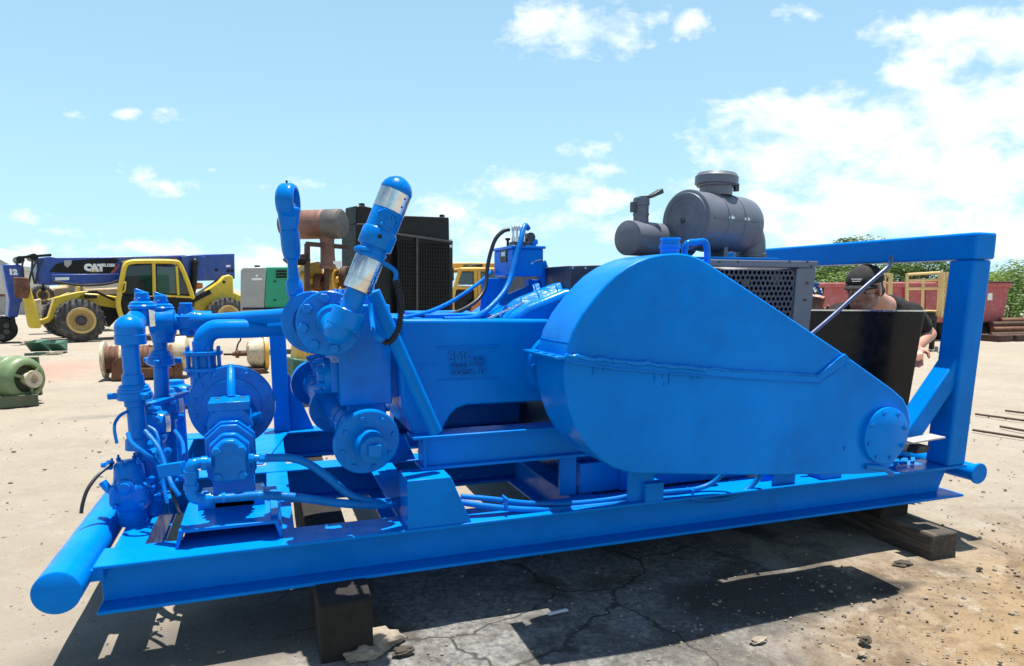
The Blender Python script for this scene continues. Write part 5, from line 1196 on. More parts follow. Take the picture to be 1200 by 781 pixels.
# ================================================================== genset (grey and green cabinet)
W8 = Wall(V((-2.2, 14.5, 0)), (1, .05))
gs = thing("generator_set", W8.at(300, 372), "generator cabinet, half light grey and half emerald green, with dark louvres", "generator")
def g8(pts, off, t, name, mat, parent=gs, bev=.02): m = MB(); m.prism([W8.at(x, y, off) for x, y in pts], W8.n*t); return m.build(name, mat, parent, bev)
def down(pt): p = W8.at(*pt); return pt
zb8 = 395
cbn = g8([(283,zb8),(283.5,315),(286,313.5),(312,313.2),(308,zb8)], 0, 1.1, "grey_cabinet", LGREY)
g8([(308.3,zb8),(312.3,313.2),(376,312),(376,zb8)], .004, 1.1, "green_cabinet", EMER)
for y in (317, 320.4, 323.8): g8([(323.5,y),(336,y-.3),(336,y+2),(323.5,y+2.3)], -.015, .03, "louvre", BLACK, gs, 0)
for x, y in ((322, 330), (322, 352)): MB().lathe(W8.at(x, y, -.0), -W8.n, [(0, .02), (.02, .015)], 10).build("latch", BLACK, gs)
text_mesh("Power", 3.2*sc*.9, "lettering", WHITEP, gs, facing(W8.at(300.5, 327.5, -.004), W8.u, (0,0,1)), .003, .006) if False else None
m = MB(); m.prism([W8.at(x, y, -.006) for x, y in ((295,326.2),(307,325.8),(307,328.4),(295,328.8))], W8.n*.004); m.prism([W8.at(x, y, -.006) for x, y in ((299,323.5),(301,321.5),(303,323.5),(301,325))], W8.n*.004); m.build("white_emblem", WHITEP, gs)
g8([(284,361),(284,363.2),(376,362),(376,360)], -.02, .03, "base_rail", BLACK, gs, 0)
m = MB(); m.lathe(W8.at(301.5, 313.5, .5), (0,0,1), [(0,.06),(.04,.05)], 12); m.build("lifting_eye", BLACK, gs)

# ================================================================== radiator and engine unit behind the fluid end
W9 = Wall(V((.55, 8.6, 0)), (.93, .36))
en = thing("engine_unit", W9.at(440, 430), "yellow diesel engine with a tall black radiator and a rust-brown muffler", "engine")
def g9(pts, off, t, name, mat, parent=en, bev=.015, **k): m = MB(); m.prism([W9.at(x, y, off) for x, y in pts], W9.n*t); return m.build(name, mat, parent, bev, **k)
rad = g9([(466,400),(466,274),(531,283.5),(531,400)], 0, .45, "radiator", BLACK)
g9([(462,252.5),(526.5,255),(527,288),(462,284)], .04, .38, "top_tank", BLACK)
g9([(417.5,262),(462,262),(466,400),(417.5,400)], .1, .4, "shroud", BLACK)
g9([(417.5,242),(423,240.5),(462,250),(462,263),(417.5,263)], .12, .3, "shroud_top", BLACK)
m = MB()
for k in range(20):
    x = 470+k*2.95; a, b = W9.at(x, 281+(x-470)*.1, -.012), W9.at(x, 392, -.012); m.bar(a, b, .008, .008)
for k in range(24):
    y = 284+k*4.4; m.bar(W9.at(468, y, -.02), W9.at(529, y+1.5, -.02), .008, .008)
m.build("grille", BLACK, rad)
for x in (489, ): g9([(488,276.5),(490,277),(490,398),(488,398)], -.03, .03, "core_strip", DGREY, rad, 0)
g9([(466,273.5),(531,282.5),(531,285),(466,276)], -.04, .05, "frame_rail", DGREY, rad, .005)
for y in (282, 289): MB().lathe(W9.at(528, y, -.005), -W9.n, [(0, .022), (.006, .022)], 12).build("bolt_hole", WHITEP, rad)
for x in (424, 518): MB().lathe(W9.at(x, 241.5 if x < 500 else 254.5, .25), (0,0,1), [(0, .04), (.03, .035)], 12).build("lifting_eye", BLACK, en)
k9 = (W9.at(400, 300).z-W9.at(400, 310).z)/10
MUFFS = paint("scorched_steel", (.10, .095, .09), .5, 0, .4, (.18, .10, .06), .7, 3., metallic=.3, bump=.3)
# muffler
mc = W9.at(402.5, 262.5, -.35); md = (V((-.80, .55, .0))).normalized()
m = MB(); m.lathe(mc, md, [(0, 2*k9), (.01, 14*k9), (.03, 16.2*k9), (.06, 16.4*k9), (.25, 16.4*k9), (.255, 16.6*k9), (.265, 16.4*k9), (.75, 16.2*k9), (.78, 14.5*k9), (.80, 3*k9)], 44); mu = m.build("muffler", MUFF, en)
m = MB(); m.lathe(mc-md*.004, md, [(0, 2*k9), (.008, 14*k9), (.03, 16.5*k9), (.06, 16.7*k9), (.22, 16.7*k9), (.225, 16.4*k9)], 44); m.build("end_shell", MUFFS, mu)
m = MB(); m.tube([mc+md*.72+V((0,0,.02)), mc+md*.80+V((0,0,.16)), mc+md*.82+V((0,0,.24))], 5*k9, 18, 4); m.lathe(mc+md*.82+V((0,0,.23)), (.3,0,1), [(0, 6*k9), (.02, 6.5*k9), (.03, 5*k9)], 18); m.build("tail_pipe", RUST, en)
m = MB(); p = mc+md*.22-V((0,0,16*k9)); m.lathe(p+V((0,0,.03)), (0,0,-1), [(0, 9*k9), (.06, 8*k9), (.2, 8*k9), (.32, 8.5*k9), (.34, 10*k9), (.38, 10*k9)], 22); m.build("riser_pipe", MUFF, en)
# frame, engine, belts
m = MB()
for x0, y0, x1, y1 in ((360,286,360,350),(384,287,382,350),(359,286,408,290),(360,300,345,302)): m.bar(W9.at(x0, y0, -.2), W9.at(x1, y1, -.2), .05, .05)
m.build("support_frame", RUSTD, en)
g9([(357,400),(357,318),(364,309),(378,306),(381,322),(410,324),(414,400)], .0, .4, "engine_block", OYELL, en, .04)
for x, y, r_, mt in ((356, 330, 13, OYELL), (372, 332, 11, RUST), (388, 328, 14, OYELL), (402, 325, 13, RUSTD), (412, 332, 10, RUSTD)):
    MB().lathe(W9.at(x, y, -.02), -(W9.n*.8+W9.u*-.6), [(0, r_*k9), (.08, r_*k9), (.085, r_*.8*k9), (.05, r_*.7*k9), (.05, r_*.3*k9), (.10, r_*.25*k9)], 26).build("pulley", mt, en)
m = MB(); m.lathe(W9.at(348, 311, -.1), (0,0,1), [(0, 9*k9), (5*k9, 15*k9), (7*k9, 15*k9), (9*k9, 9*k9), (10*k9, 9*k9)], 24); m.build("air_cap", BLACK, en)
g9([(386,306.5),(400,306),(400,314),(386,314)], -.25, .03, "paper_tag", PAPER, en, 0)
g9([(344,440),(344,420),(372,424),(372,456)], -.55, .5, "skid_beam", GREEN, en, .02)
g9([(348,424),(350,398),(356,398),(358,410),(362,398),(371,400),(372,424)], -.5, .2, "orange_bracket", OYELL, en, .02)
g9([(372,470),(372,424),(540,424),(540,470)], .0, .3, "skid_side", GREEN, en, .02)
m = MB(); m.tube([W9.at(344,405,-.3), W9.at(349,400,-.3), W9.at(352,406,-.3), W9.at(350,412,-.3)], .012, 8, 6); m.build("loose_cable", EMER, en)
# small grey steel box behind the column
W10 = Wall(atz(316, 432, 0) if False else V((-.1, 9.5, 0)), (1, 0))

# ================================================================== second yellow telehandler, behind the oil tank
W11 = Wall(V((3.1, 15.5, 0)), (1, .1))
ym = thing("excavator", W11.at(555, 395), "amber machine cab with tinted windows and a level yellow boom behind the oil tank", "excavator")
def g11(pts, off, t, name, mat, parent=ym, bev=.02): m = MB(); m.prism([W11.at(x, y, off) for x, y in pts], W11.n*t); return m.build(name, mat, parent, bev)
g11([(500,308),(640,308.5),(640,320),(500,319)], .9, .7, "boom", OYELL)
g11([(548,311),(566,309.5),(566,315),(548,315)], .6, .3, "roof_lamp", BLACK)
m = MB()
for pts in ([(530,352),(533,338),(539,318),(541,316),(557,315.5),(590,316.5)], [(557,316),(558,370)], [(561,317),(562,370)], [(530,352),(531,372)], [(533,337),(557,338)]):
    for off in (.0, 1.2): m.tube([W11.at(x, y, off) for x, y in pts], .045, 10, 4)
for x, y in ((541,316),(532,345)): m.tube([W11.at(x, y, 0), W11.at(x, y, 1.2)], .04, 8, 2)
m.build("cab_frame", OYELL, ym)
g11([(540,316.5),(590,317.5),(590,314.5),(541,314)], -.05, 1.3, "cab_roof", OYELL)
g11([(540,319),(556,318.5),(556.5,334),(535,334)], .03, .02, "side_window", GLASS); g11([(563,319),(590,319),(590,345),(563,345)], .03, .02, "door_window", GLASS)
g11([(532,339),(557,339),(558,375),(530,375)], .05, 1.1, "lower_door", BLACK)
g11([(520,372),(600,372),(600,420),(520,420)], .1, 1.5, "undercarriage", BLACK)
m = MB(); m.tube([W11.at(555,366,-.1), W11.at(558,356,-.1), W11.at(566,351,-.1), W11.at(575,350,-.1)], .09, 12, 5); m.build("orange_guard", ORANGE, ym)
g11([(557,353),(576,351),(576,372),(557,372)], -.06, .1, "orange_panel", ORANGE)
MB().box(*[tuple(W11.at(531, 320, .0)+V(p)) for p in ((-.12,0,-.18),(.02,.05,.12))]).build("mirror", BLACK, ym, .01)

# storage rack with jumble, red barrel
W12 = Wall(V((4.3, 15.0, 0)), (1, .1))
rk = thing("storage_rack", W12.at(620, 390), "open steel shelf rack crowded with small rusty parts behind the oil tank", "storage rack")
m = MB(); xs_ = (602, 620, 640, 662)
for x in xs_:
    for off in (0, .7): a = W12.at(x, 328, off); m.box((a.x-.03, a.y-.03, 0), (a.x+.03, a.y+.03, a.z))
m.build("upright", RUSTD, rk)
for y in (331, 339, 347.5, 358):
    a, b = W12.at(600, y), W12.at(664, y); MB().hull8([a, b, b+W12.n*.75, a+W12.n*.75]+[q+V((0,0,.04)) for q in (a, b, b+W12.n*.75, a+W12.n*.75)]).build("shelf", LEADW if y > 340 else RUST, rk)
rr = random.Random(2)
for y in (338.5, 347):
    for x in range(603, 662, 5):
        c = W12.at(x+rr.uniform(-1, 1), y, .2+rr.uniform(0, .2)); h_ = rr.uniform(.07, .16); w_ = rr.uniform(.03, .06); mt = rr.choice((RUST, CREAM, OYELL, REDC, LGREY, RUSTD, WHITEP, OLIVE))
        m = MB(); m.lathe(c, (0,0,1), [(0, w_), (h_*.6, w_), (h_*.7, w_*.6), (h_, w_*.6)], 12); o = m.build("shelf_can", mt, loc=c)
        tag(o, "small rusty or painted part among many on the crowded shelf rack", "machine part", "parts on the shelf rack")

# ================================================================== right background: red bin, platform, pipe stack, trailer
W13 = Wall(atz(1130, 398, 0), (1, -.12))
bn = thing("red_bin", W13.at(1130, 398, 1.2), "long faded red steel bin with a dark rusty rim and a white plate", "skip bin")
k13 = (W13.at(1150, 350).z-W13.at(1150, 360).z)/10
def g13(pts, off, t, name, mat, parent=bn, bev=.03): m = MB(); m.prism([W13.at(x, y, off) for x, y in pts], W13.n*t); return m.build(name, mat, parent, bev)
body_ = g13([(1030,375),(1034,333),(1184,333),(1176,377),(1140,379),(1080,378)], 0, 2.2, "tub", REDC)
g13([(1030,331),(1187,331),(1187,337),(1030,337)], -.06, 2.3, "rim_beam", REDC); g13([(1100,329.5),(1189,329.8),(1189,331.5),(1100,331.2)], -.1, 2.4, "rusty_top_rail", RUSTD)
for x in (1060, 1085, 1108, 1132): g13([(x,337.3),(x+3,337.3),(x+3,376),(x,376)], -.05, .05, "rib", REDC, body_, 0)
g13([(1158,344),(1163,343.5),(1163,352),(1157,352)], -.012, .01, "white_plate", WHITEP, body_, 0)
g13([(1100,377),(1168,378),(1160,394),(1150,398),(1100,398)], .2, 1.4, "trailer_frame", BLACK, bn, .04)
for x in (1152, 1120):
    c = W13.at(x, 391, .1); MB().lathe(c, W13.n, [(0, 5*k13), (.03, 7.5*k13), (.3, 7.5*k13), (.33, 5*k13)], 24).build("wheel", TYRE, bn)
# yellow guard rail platform
W14 = Wall(W13.w(-2.2, 0, -2.5), (1, -.12))
pl = thing("access_platform", W14.at(1082, 395), "yellow tubular guard rail platform in front of the red bin", "platform")
m = MB()
for off in (0, 1.0):
    for a, b in (((1063,321),(1063,370)),((1082,326),(1081,368)),((1102,318),(1099,371)),((1063,322),(1104,319.5)),((1064,338.5),(1102,338)),((1063,329),(1104,328))):
        m.cyl(W14.at(*a, off), W14.at(*b, off), .028 if a[0] != b[0]-0 else .03, seg=8)
for x, y in ((1063,322),(1063,338.5),(1102,319.5),(1102,338)): m.cyl(W14.at(x, y, 0), W14.at(x, y, 1.0), .028, seg=8)
m.build("guard_rail", RAILY, pl)
m = MB(); m.prism([W14.at(x, y) for x, y in ((1056,364),(1103,364),(1103,370),(1056,370))], W14.n*1.0); m.build("platform_deck", RAILY, pl, .01)
m = MB()
for x in (1105, 1110): m.bar(W14.at(x+1, 319, -.2), W14.at(x-2, 372, -.2), .05, .05)
for k in range(7): m.bar(W14.at(1104, 325+k*7, -.2), W14.at(1110, 325+k*7, -.2), .03, .03)
m.build("ladder", RAILY, pl)
m = MB()
for x in (1060, 1078, 1097): a = W14.at(x, 370, .1); m.box((a.x-.04, a.y, 0), (a.x+.04, a.y+.08, a.z))
a, b = W14.at(1083, 376, -.1), W14.at(1099, 366, -.1); m.box((a.x, a.y, a.z), (b.x, b.y+.3, b.z)); m.build("support_leg", BLACK, pl, .01)
W14b = Wall(W13.w(-5.2, 0, -2.2), (1, -.12))
g2 = thing("guard_rail", W14b.at(1038, 380), "small yellow ladder rail between the capped person and the red bin", "guard rail")
m = MB()
for a, b in (((1036,322),(1034,378)),((1044,322),(1042,378)),((1036,322.5),(1044,322))): m.bar(W14b.at(*a), W14b.at(*b), .06, .06)
m.build("rail", RAILY, g2)
# rusty pipe stack right
W15 = Wall(atz(1190, 399, 0), (1, -.10))
for i, (x0, y, x1, lb) in enumerate(((1160, 393, 1330, "rust-brown pipe at the bottom of the stack by the right edge"), (1163, 386.5, 1330, "rust-brown pipe second from the bottom of the stack by the right edge"), (1162, 380.5, 1330, "rust-brown pipe third from the bottom of the stack by the right edge"), (1172, 376, 1330, "rust-brown pipe topmost on the stack by the right edge"))):
    a, b = W15.at(x0, y, .1*i), W15.at(x1, y-3, .1*i); m = MB(); m.cyl(a, b, 3.2*k13, seg=14)
    tag(m.build("steel_pipe", RUST if i % 2 else RUSTD, loc=a), lb, "steel pipe", "rusty pipes stacked at the right")
for i, (x, lb) in enumerate(((1172, "dark timber sleeper under the rusty pipes, the one nearer the bin"), (1193, "dark timber sleeper under the rusty pipes, the one at the right edge"))):
    a = W15.at(x, 398, -.1); m = MB(); m.box((a.x-.25, a.y-.15, -.01), (a.x+.25, a.y+1.2, .16)); tag(m.build("sleeper", RUSTD, loc=a, bevel=.02), lb, "sleeper", "sleepers under the pipes")
# blue trailer frame
W16 = Wall(V((9.5, 18, 0)), (1, -.15))
tr = thing("trailer", W16.at(970, 380), "blue steel trailer frame behind the person's cap", "trailer")
def g16(pts, off, t, name, mat, parent=tr, bev=.02): m = MB(); m.prism([W16.at(x, y, off) for x, y in pts], W16.n*t); return m.build(name, mat, parent, bev)
g16([(945,331),(1010,332.5),(1010,337.5),(945,336.5)], 0, 2., "deck_rail", TEALBLUE)
m = MB()
for k in range(8): x = 950+k*8; m.bar(W16.at(x, 337, .1), W16.at(x+4, 347, .1), .08, .08)
m.bar(W16.at(945, 347, .1), W16.at(1010, 347.5, .1), .1, .1); m.build("truss", TEALBLUE, tr)
for x in (962, 985): MB().lathe(W16.at(x, 362, .2), W16.n, [(0, .3), (.05, .42), (.3, .42), (.34, .3)], 24).build("wheel", TYRE, tr)
g16([(955,347.5),(1000,348),(1000,360),(955,360)], .2, 1.2, "red_toolbox", REDC)
# wire fence far right
W17 = Wall(V((30, 26, 0)), (1, -.2))
fe = thing("wire_fence", W17.w(0, 0), "grey wire mesh fence in front of the trees at the right", "fence")
m = MB()
for k in range(22): p = W17.w(-30+k*2.5, 0); m.cyl(p, p+V((0,0,2.0)), .035, seg=8)
m.cyl(W17.w(-30, 2.0), W17.w(24, 2.0), .03, seg=8); m.build("post", LGREY, fe)
m = MB()
for k in range(180):
    a = -30+k*.3; m.face([W17.w(a, .05), W17.w(a+.012, .05), W17.w(a+1.912, 1.95), W17.w(a+1.9, 1.95)]); m.face([W17.w(a, 1.95), W17.w(a+.012, 1.95), W17.w(a+1.912, .05), W17.w(a+1.9, .05)])
m.build("mesh", LGREY, fe)

# ================================================================== trees
def tree_proto(seed, h, rx, leafmat, lab, loc, nleaf=9500, ls=.115):
    rn = random.Random(seed); t = thing("tree", (0, 0, 0), lab, "tree", "trees along the far side of the yard")
    m = MB(); m.tube([(0,0,-.1), (.05*rx, .03, h*.25), (-.03*rx, .05, h*.5), (.05, 0, h*.78)], lambda q: .16*(1-.75*q)*h/5, 9, 5)
    lobes = []
    for k in range(15):
        a = rn.uniform(0, 6.28); rr_ = rx*rn.uniform(.15, .85); z = h*rn.uniform(.22, .95); rr_ *= (1-max(0, z/h-.55)*1.3)
        c = V((rr_*math.cos(a), rr_*math.sin(a), z)); lobes.append((c, rx*rn.uniform(.22, .42)))
        s = V((0, 0, max(.2*h, z*.55))); m.tube([s, s.lerp(c, .5)+V((0,0,.1*h*rn.random())), c], lambda q: .045*h/5*(1-.8*q), 6, 4)
    m.build("trunk", BARK, t)
    verts = []; faces = []
    for k in range(nleaf):
        c, r = rn.choice(lobes); d = V((rn.gauss(0,1), rn.gauss(0,1), rn.gauss(0,1))).normalized()*(r*(rn.random()**.42))
        p = c+V((d.x, d.y, d.z*.8))
        n_ = V((rn.gauss(0,1), rn.gauss(0,1), rn.gauss(.4,1))).normalized(); u, v, _ = frame(n_); s = ls*rn.uniform(.5, 1.25)
        i = len(verts); verts += [tuple(p-u*s*.5), tuple(p+v*s*.3), tuple(p+u*s*.5), tuple(p-v*s*.3)]; faces.append((i, i+1, i+2, i+3))
    me = bpy.data.meshes.new("crown"); me.from_pydata(verts, [], faces); me.materials.append(leafmat)
    o = bpy.data.objects.new("crown", me); COL.objects.link(o); o.parent = t; ORG[o] = V((0,0,0)); return t
protos = [tree_proto(1, 5.2, 2.2, LEAFA, "", None), tree_proto(2, 4.6, 2.5, LEAFB, "", None), tree_proto(3, 5.6, 2.0, LEAFA, "", None)]
used = [False]*3
spots = [  # pixel column, distance, height scale, kind, label
 (968, 27, .98, 0, "dark green tree behind the hood's right edge, directly left of the person's cap"),
 (925, 30, .8, 1, "light green tree low behind the engine hood and rack beam"),
 (1000, 31, 1.26, 2, "tallest dark tree, its top rising above the blue rack beam"),
 (1030, 26, .98, 1, "light green tree right of the person's cap under the rack beam"),
 (1052, 29, .9, 0, "dark tree behind the yellow ladder rail under the rack beam"),
 (1080, 26, 1.04, 0, "dark green tree behind the yellow platform"),
 (1107, 28, .95, 1, "light green tree behind the platform ladder and rack post"),
 (1140, 31, 1.18, 1, "light green tree behind the red bin, just right of the rack post"),
 (1165, 33, 1.18, 1, "light green tree behind the right end of the red bin"),
 (1190, 31, 1.02, 1, "light green tree beside the wire fence at the right edge"),
 (1232, 30, .72, 2, "dark tree partly cut by the right edge of the picture"),
 (650, 33, .78, 1, "light green tree far off between the oil tank and the dark hood"),
 (636, 36, .62, 0, "small dark tree far off just right of the oil tank"),
 (672, 35, .75, 1, "light green tree far off, mostly behind the dark hood"),
]
rn = random.Random(8)
for px, D, s, k, lb in spots:
    d = ray(px, 345); d.z = 0; d.normalize(); p = CAM+d*D; p.z = 0
    if not used[k]: o = protos[k]; used[k] = True
    else: o = copy_tree(protos[k])
    o.location = p; o.scale = (s*.85*rn.uniform(.95, 1.2), s*.85*rn.uniform(.95, 1.2), s*.46*rn.uniform(.95, 1.05)); o.rotation_euler = (0, 0, rn.uniform(0, 6.28)); o['label'] = lb
# shrubs along the fence: their own kind
def shrub(p, r, lb, seed, mat=LEAFA):
    rn = random.Random(seed); t = thing("shrub", p, lb, "shrub", "shrubs along the far fence"); verts = []; faces = []
    for k in range(1500):
        d = V((rn.gauss(0,1), rn.gauss(0,1), abs(rn.gauss(0,1)))).normalized()*(r*(rn.random()**.4)); q = V((d.x*1.3, d.y, d.z*1.1+.05)); n_ = V((rn.gauss(0,1), rn.gauss(0,1), rn.gauss(.4,1))).normalized(); u, v, _ = frame(n_); s = .12*rn.uniform(.5, 1.2)
        i = len(verts); verts += [tuple(q-u*s*.5), tuple(q+v*s*.3), tuple(q+u*s*.5), tuple(q-v*s*.3)]; faces.append((i, i+1, i+2, i+3))
    me = bpy.data.meshes.new("foliage"); me.from_pydata(verts, [], faces); me.materials.append(mat); o = bpy.data.objects.new("foliage", me); COL.objects.link(o); o.parent = t
    m = MB(); m.tube([p, p+V((.05, 0, r*.6))], .04, 6, 2); m.build("stem", BARK, t)
for i, (px, D, r, lb) in enumerate(((1185, 28, 1.7, "dark green shrub beside the right end of the red bin"), (1207, 28, 1.7, "dark green shrub against the wire fence at the right edge"), (945, 26, 1.4, "green shrub in the gap right of the honeycomb hood"), (970, 25, 1.3, "green shrub behind the blue trailer frame"))):
    d = ray(px, 345); d.z = 0; d.normalize(); p = CAM+d*D; p.z = 0; shrub(p, r, lb, 20+i, LEAFA if i < 2 else LEAFB)
import time
print('TIME p4', time.time()-T0)
# ================================================================== the person bending over the black tank
def blob_mesh(prims, voxel, name, mat, parent, smooth_it=6, disp=0):
    """tapered capsules and ellipsoids melted into one continuous surface"""
    m = MB()
    for p in prims:
        if p[0] == 'c':
            _, a, b, r0, r1 = p; a = V(a); b = V(b); L = (b-a).length; n = max(3, int(L/(min(r0, r1)*.5)))
            for i in range(n+1):
                t = i/n; m.ball(a.lerp(b, t), r0+(r1-r0)*t, (1,1,1), 14, 8)
        else:
            _, c, r, M = p
            mm = Matrix.Translation(V(c)) @ M @ Matrix.Diagonal((r[0], r[1], r[2], 1)); m.ell(mm, 18, 12)
    o = m.build(name, mat, parent)
    r = o.modifiers.new("remesh", 'REMESH'); r.mode = 'VOXEL'; r.voxel_size = voxel; r.use_smooth_shade = True
    s = o.modifiers.new("smooth", 'SMOOTH'); s.iterations = smooth_it; s.factor = .5
    t0_ = time.time(); dg = bpy.context.evaluated_depsgraph_get(); me = bpy.data.meshes.new_from_object(o.evaluated_get(dg))
    print('BLOB', name, round(time.time()-t0_, 2), len(me.vertices))
    o.modifiers.clear(); old = o.data; o.data = me; bpy.data.meshes.remove(old)
    for q in me.polygons: q.use_smooth = True
    return o
EYEW = paint('shaded_eye_white', (.35, .31, .28), .3, .3, .05, bump=0)  # shade put into the colour: whites darkened so the eyes hardly show
hc = at(1013, 338, 3.20)            # head centre
hs = .60*(at(1012, 312, 3.20).z-at(1012, 367, 3.20).z)/.27*.205/.205
Hh = (at(1012, 312, 3.20).z-at(1012, 366, 3.20).z)        # cap top to chin
fwd = V((-.88, -.40, -.20)).normalized()                 # where the face points: to the left of the picture, down
upv = V((-.22, -.10, .96)); upv = (upv-fwd*upv.dot(fwd)).normalized(); rgt = fwd.cross(upv)    # person's right... left
HM = Matrix((fwd, -rgt, upv)).transposed().to_4x4()       # local: x forward, y to the side, z up
def hp_(x, y, z): k = Hh/.235; return hc+(fwd*x-rgt*y+upv*z)*k
k_ = Hh/.235
neck = at(1036, 360, 3.34); chest = at(1040, 377, 3.48); pelvis = V((neck.x+.10, 3.92, .88))
shL = at(1066, 369, 3.34); shR = at(984, 370, 3.30)
elL = at(1089, 392, 3.30); wrL = at(1074, 408, 3.20)
elR = at(962, 392, 3.22); wrR = at(955, 368, 3.13)
person = thing("person", (pelvis.x, pelvis.y, 0), "person in a black cap and dark t-shirt bending over the black tank", "person")
I = Matrix.Identity(4)
def hand(w, d, pn, s=1.):
    """palm, four curled fingers, thumb; w wrist, d pointing, pn palm normal"""
    d = V(d).normalized(); pn = (V(pn)-d*V(pn).dot(d)).normalized(); sd = d.cross(pn); P = []
    P.append(('c', w, w+d*.03*s, .026*s, .030*s))
    for j in (-1.5, -.5, .5, 1.5): P.append(('c', w+d*.02*s+sd*j*.012*s, w+d*.085*s+sd*j*.020*s, .016*s, .0135*s))
    for j, L in ((-1.5, .062), (-.5, .076), (.5, .080), (1.5, .070)):
        b = w+d*.09*s+sd*j*.021*s; k1 = b+(d*.80+pn*.45)*L*.5*s; k2 = k1+(d*.35+pn*.85)*L*.3*s; k3 = k2+(d*-.1+pn*.95)*L*.25*s
        P += [('c', b, k1, .0105*s, .0098*s), ('c', k1, k2, .0098*s, .009*s), ('c', k2, k3, .009*s, .0075*s)]
    b = w+d*.025*s+sd*1.9*.018*s; k1 = b+(d*.6+sd*.7+pn*.3)*.042*s; k2 = k1+(d*.85+sd*.1+pn*.5)*.032*s
    P += [('c', b, k1, .015*s, .012*s), ('c', k1, k2, .012*s, .009*s)]; return P
prims = [
 ('e', hp_(-.008, 0, .030), (.098*k_, .074*k_, .088*k_), HM), ('e', hp_(.022, 0, -.035), (.066*k_, .057*k_, .070*k_), HM),
 ('e', hp_(.045, 0, -.092), (.036*k_, .034*k_, .026*k_), HM),                                    # skull, face, chin
 ('c', hp_(.078, 0, .000), hp_(.102, 0, -.034), .010*k_, .0145*k_), ('e', hp_(.094, 0, -.040), (.014*k_, .019*k_, .010*k_), HM),   # nose
 ('c', hp_(.074, -.045, .016), hp_(.082, .0, .014), .013*k_, .012*k_), ('c', hp_(.082, .0, .014), hp_(.074, .045, .016), .012*k_, .013*k_),  # brow
 ('c', hp_(.064, -.045, -.028), hp_(.05, -.05, -.03), .018*k_, .018*k_), ('c', hp_(.064, .045, -.028), hp_(.05, .05, -.03), .018*k_, .018*k_),  # cheeks
 ('c', hp_(.082, -.020, -.067), hp_(.088, 0, -.064), .007*k_, .0085*k_), ('c', hp_(.088, 0, -.064), hp_(.082, .020, -.067), .0085*k_, .007*k_),  # upper lip
 ('c', hp_(.080, -.016, -.078), hp_(.080, .016, -.078), .0085*k_, .0085*k_),                      # lower lip
 ('c', hp_(.012, -.058, -.062), hp_(.048, -.030, -.092), .020*k_, .02*k_), ('c', hp_(.012, .058, -.062), hp_(.048, .030, -.092), .020*k_, .02*k_),  # jaw
 ('c', hp_(-.035, 0, -.045), neck, .056*k_, .062*k_), ('c', neck, chest, .075, .15),
 ('c', chest, pelvis, .155, .15), ('c', neck+V((.02,.04,-.03)), shL, .075, .065), ('c', neck+V((-.02,.02,-.04)), shR, .075, .065),
 ('c', shL, elL, .054, .043), ('c', elL, wrL, .043, .029), ('c', shR, elR, .054, .043), ('c', elR, wrR, .043, .029),
]
for s in (-1, 1):
    e = hp_(-.006, s*.072, -.008); prims += [('e', e, (.028*k_, .009*k_, .034*k_), HM @ Matrix.Rotation(s*.25, 4, 'Z')), ('c', hp_(-.008, s*.074, -.03), hp_(-.006, s*.072, -.04), .009*k_, .007*k_)]
    hip = pelvis+V((s*.095, 0, -.04)); kn = V((hip.x+s*.03, hip.y-.04, .48)); an = V((kn.x+s*.02, kn.y+.06, .09))
    prims += [('c', hip, kn, .085, .06), ('c', kn, an, .058, .04), ('c', an+V((0,.03,-.04)), an+V((s*.02,-.15,-.055)), .042, .03)]
prims += hand(wrL, (-.6, -.5, -.45), (0, -.2, -1)) + hand(wrR, (-.15, -.35, .9), (-.7, -.5, -.1), .95)
body_p = blob_mesh(prims, .0065, "body", SKIN, person, 3)
# eyes
for s in (-1, 1):
    e = MB(); e.ball(hp_(.066, s*.031, -.006), .0115*k_, (1,1,1), 14, 10); e.build("eye", EYEW, person)
    e = MB(); e.ball(hp_(.0735, s*.031, -.009), .0055*k_, (1,1,1), 12, 8); e.build("iris", HAIR, person)
    e = MB(); e.tube([hp_(.083, s*.014, .022), hp_(.084, s*.03, .027), hp_(.072, s*.05, .022)], .004*k_, 6, 4); e.build("eyebrow", HAIR, person)
# t-shirt: torso, shoulders, short sleeves
sv = lambda a, b, t: V(a).lerp(V(b), t)
shp = [('c', neck+(chest-neck)*.22, chest, .105, .172), ('c', chest, pelvis+V((0,-.02,.02)), .176, .168), ('c', neck+V((.03,.06,-.02)), shL, .088, .080), ('c', neck+V((-.03,.03,-.05)), shR, .088, .080),
  ('c', shL, sv(shL, elL, .55), .078, .070), ('c', shR, sv(shR, elR, .62), .078, .070), ('c', shL+V((-.06,.03,.0)), shR+V((.05,.04,0)), .085, .08)]
shirt = blob_mesh(shp, .009, "t_shirt", SHIRT, person, 4)
# folds in the cloth
for v in shirt.data.vertices:
    n_ = v.normal; w = v.co; v.co = w+n_*(.007*noise.noise(V((w.x*9, w.y*14, w.z*9)))+.004*noise.noise(V((w.x*22+3, w.y*18, w.z*22))))
pr = [('e', pelvis+V((0,0,-.02)), (.175, .145, .13), I)]
for s in (-1, 1):
    hip = pelvis+V((s*.095, 0, -.04)); kn = V((hip.x+s*.03, hip.y-.04, .48)); an = V((kn.x+s*.02, kn.y+.06, .10)); pr += [('c', hip, kn, .098, .074), ('c', kn, an, .072, .062)]
blob_mesh(pr, .012, "trousers", JEANS, person, 3)
for s in (-1, 1):
    an = V((pelvis.x+s*.145, pelvis.y+.02, .09)); blob_mesh([('c', V((an.x, an.y+.03, .055)), V((an.x+s*.02, an.y-.17, .045)), .055, .042)], .008, "boot", BLACK, person, 2)
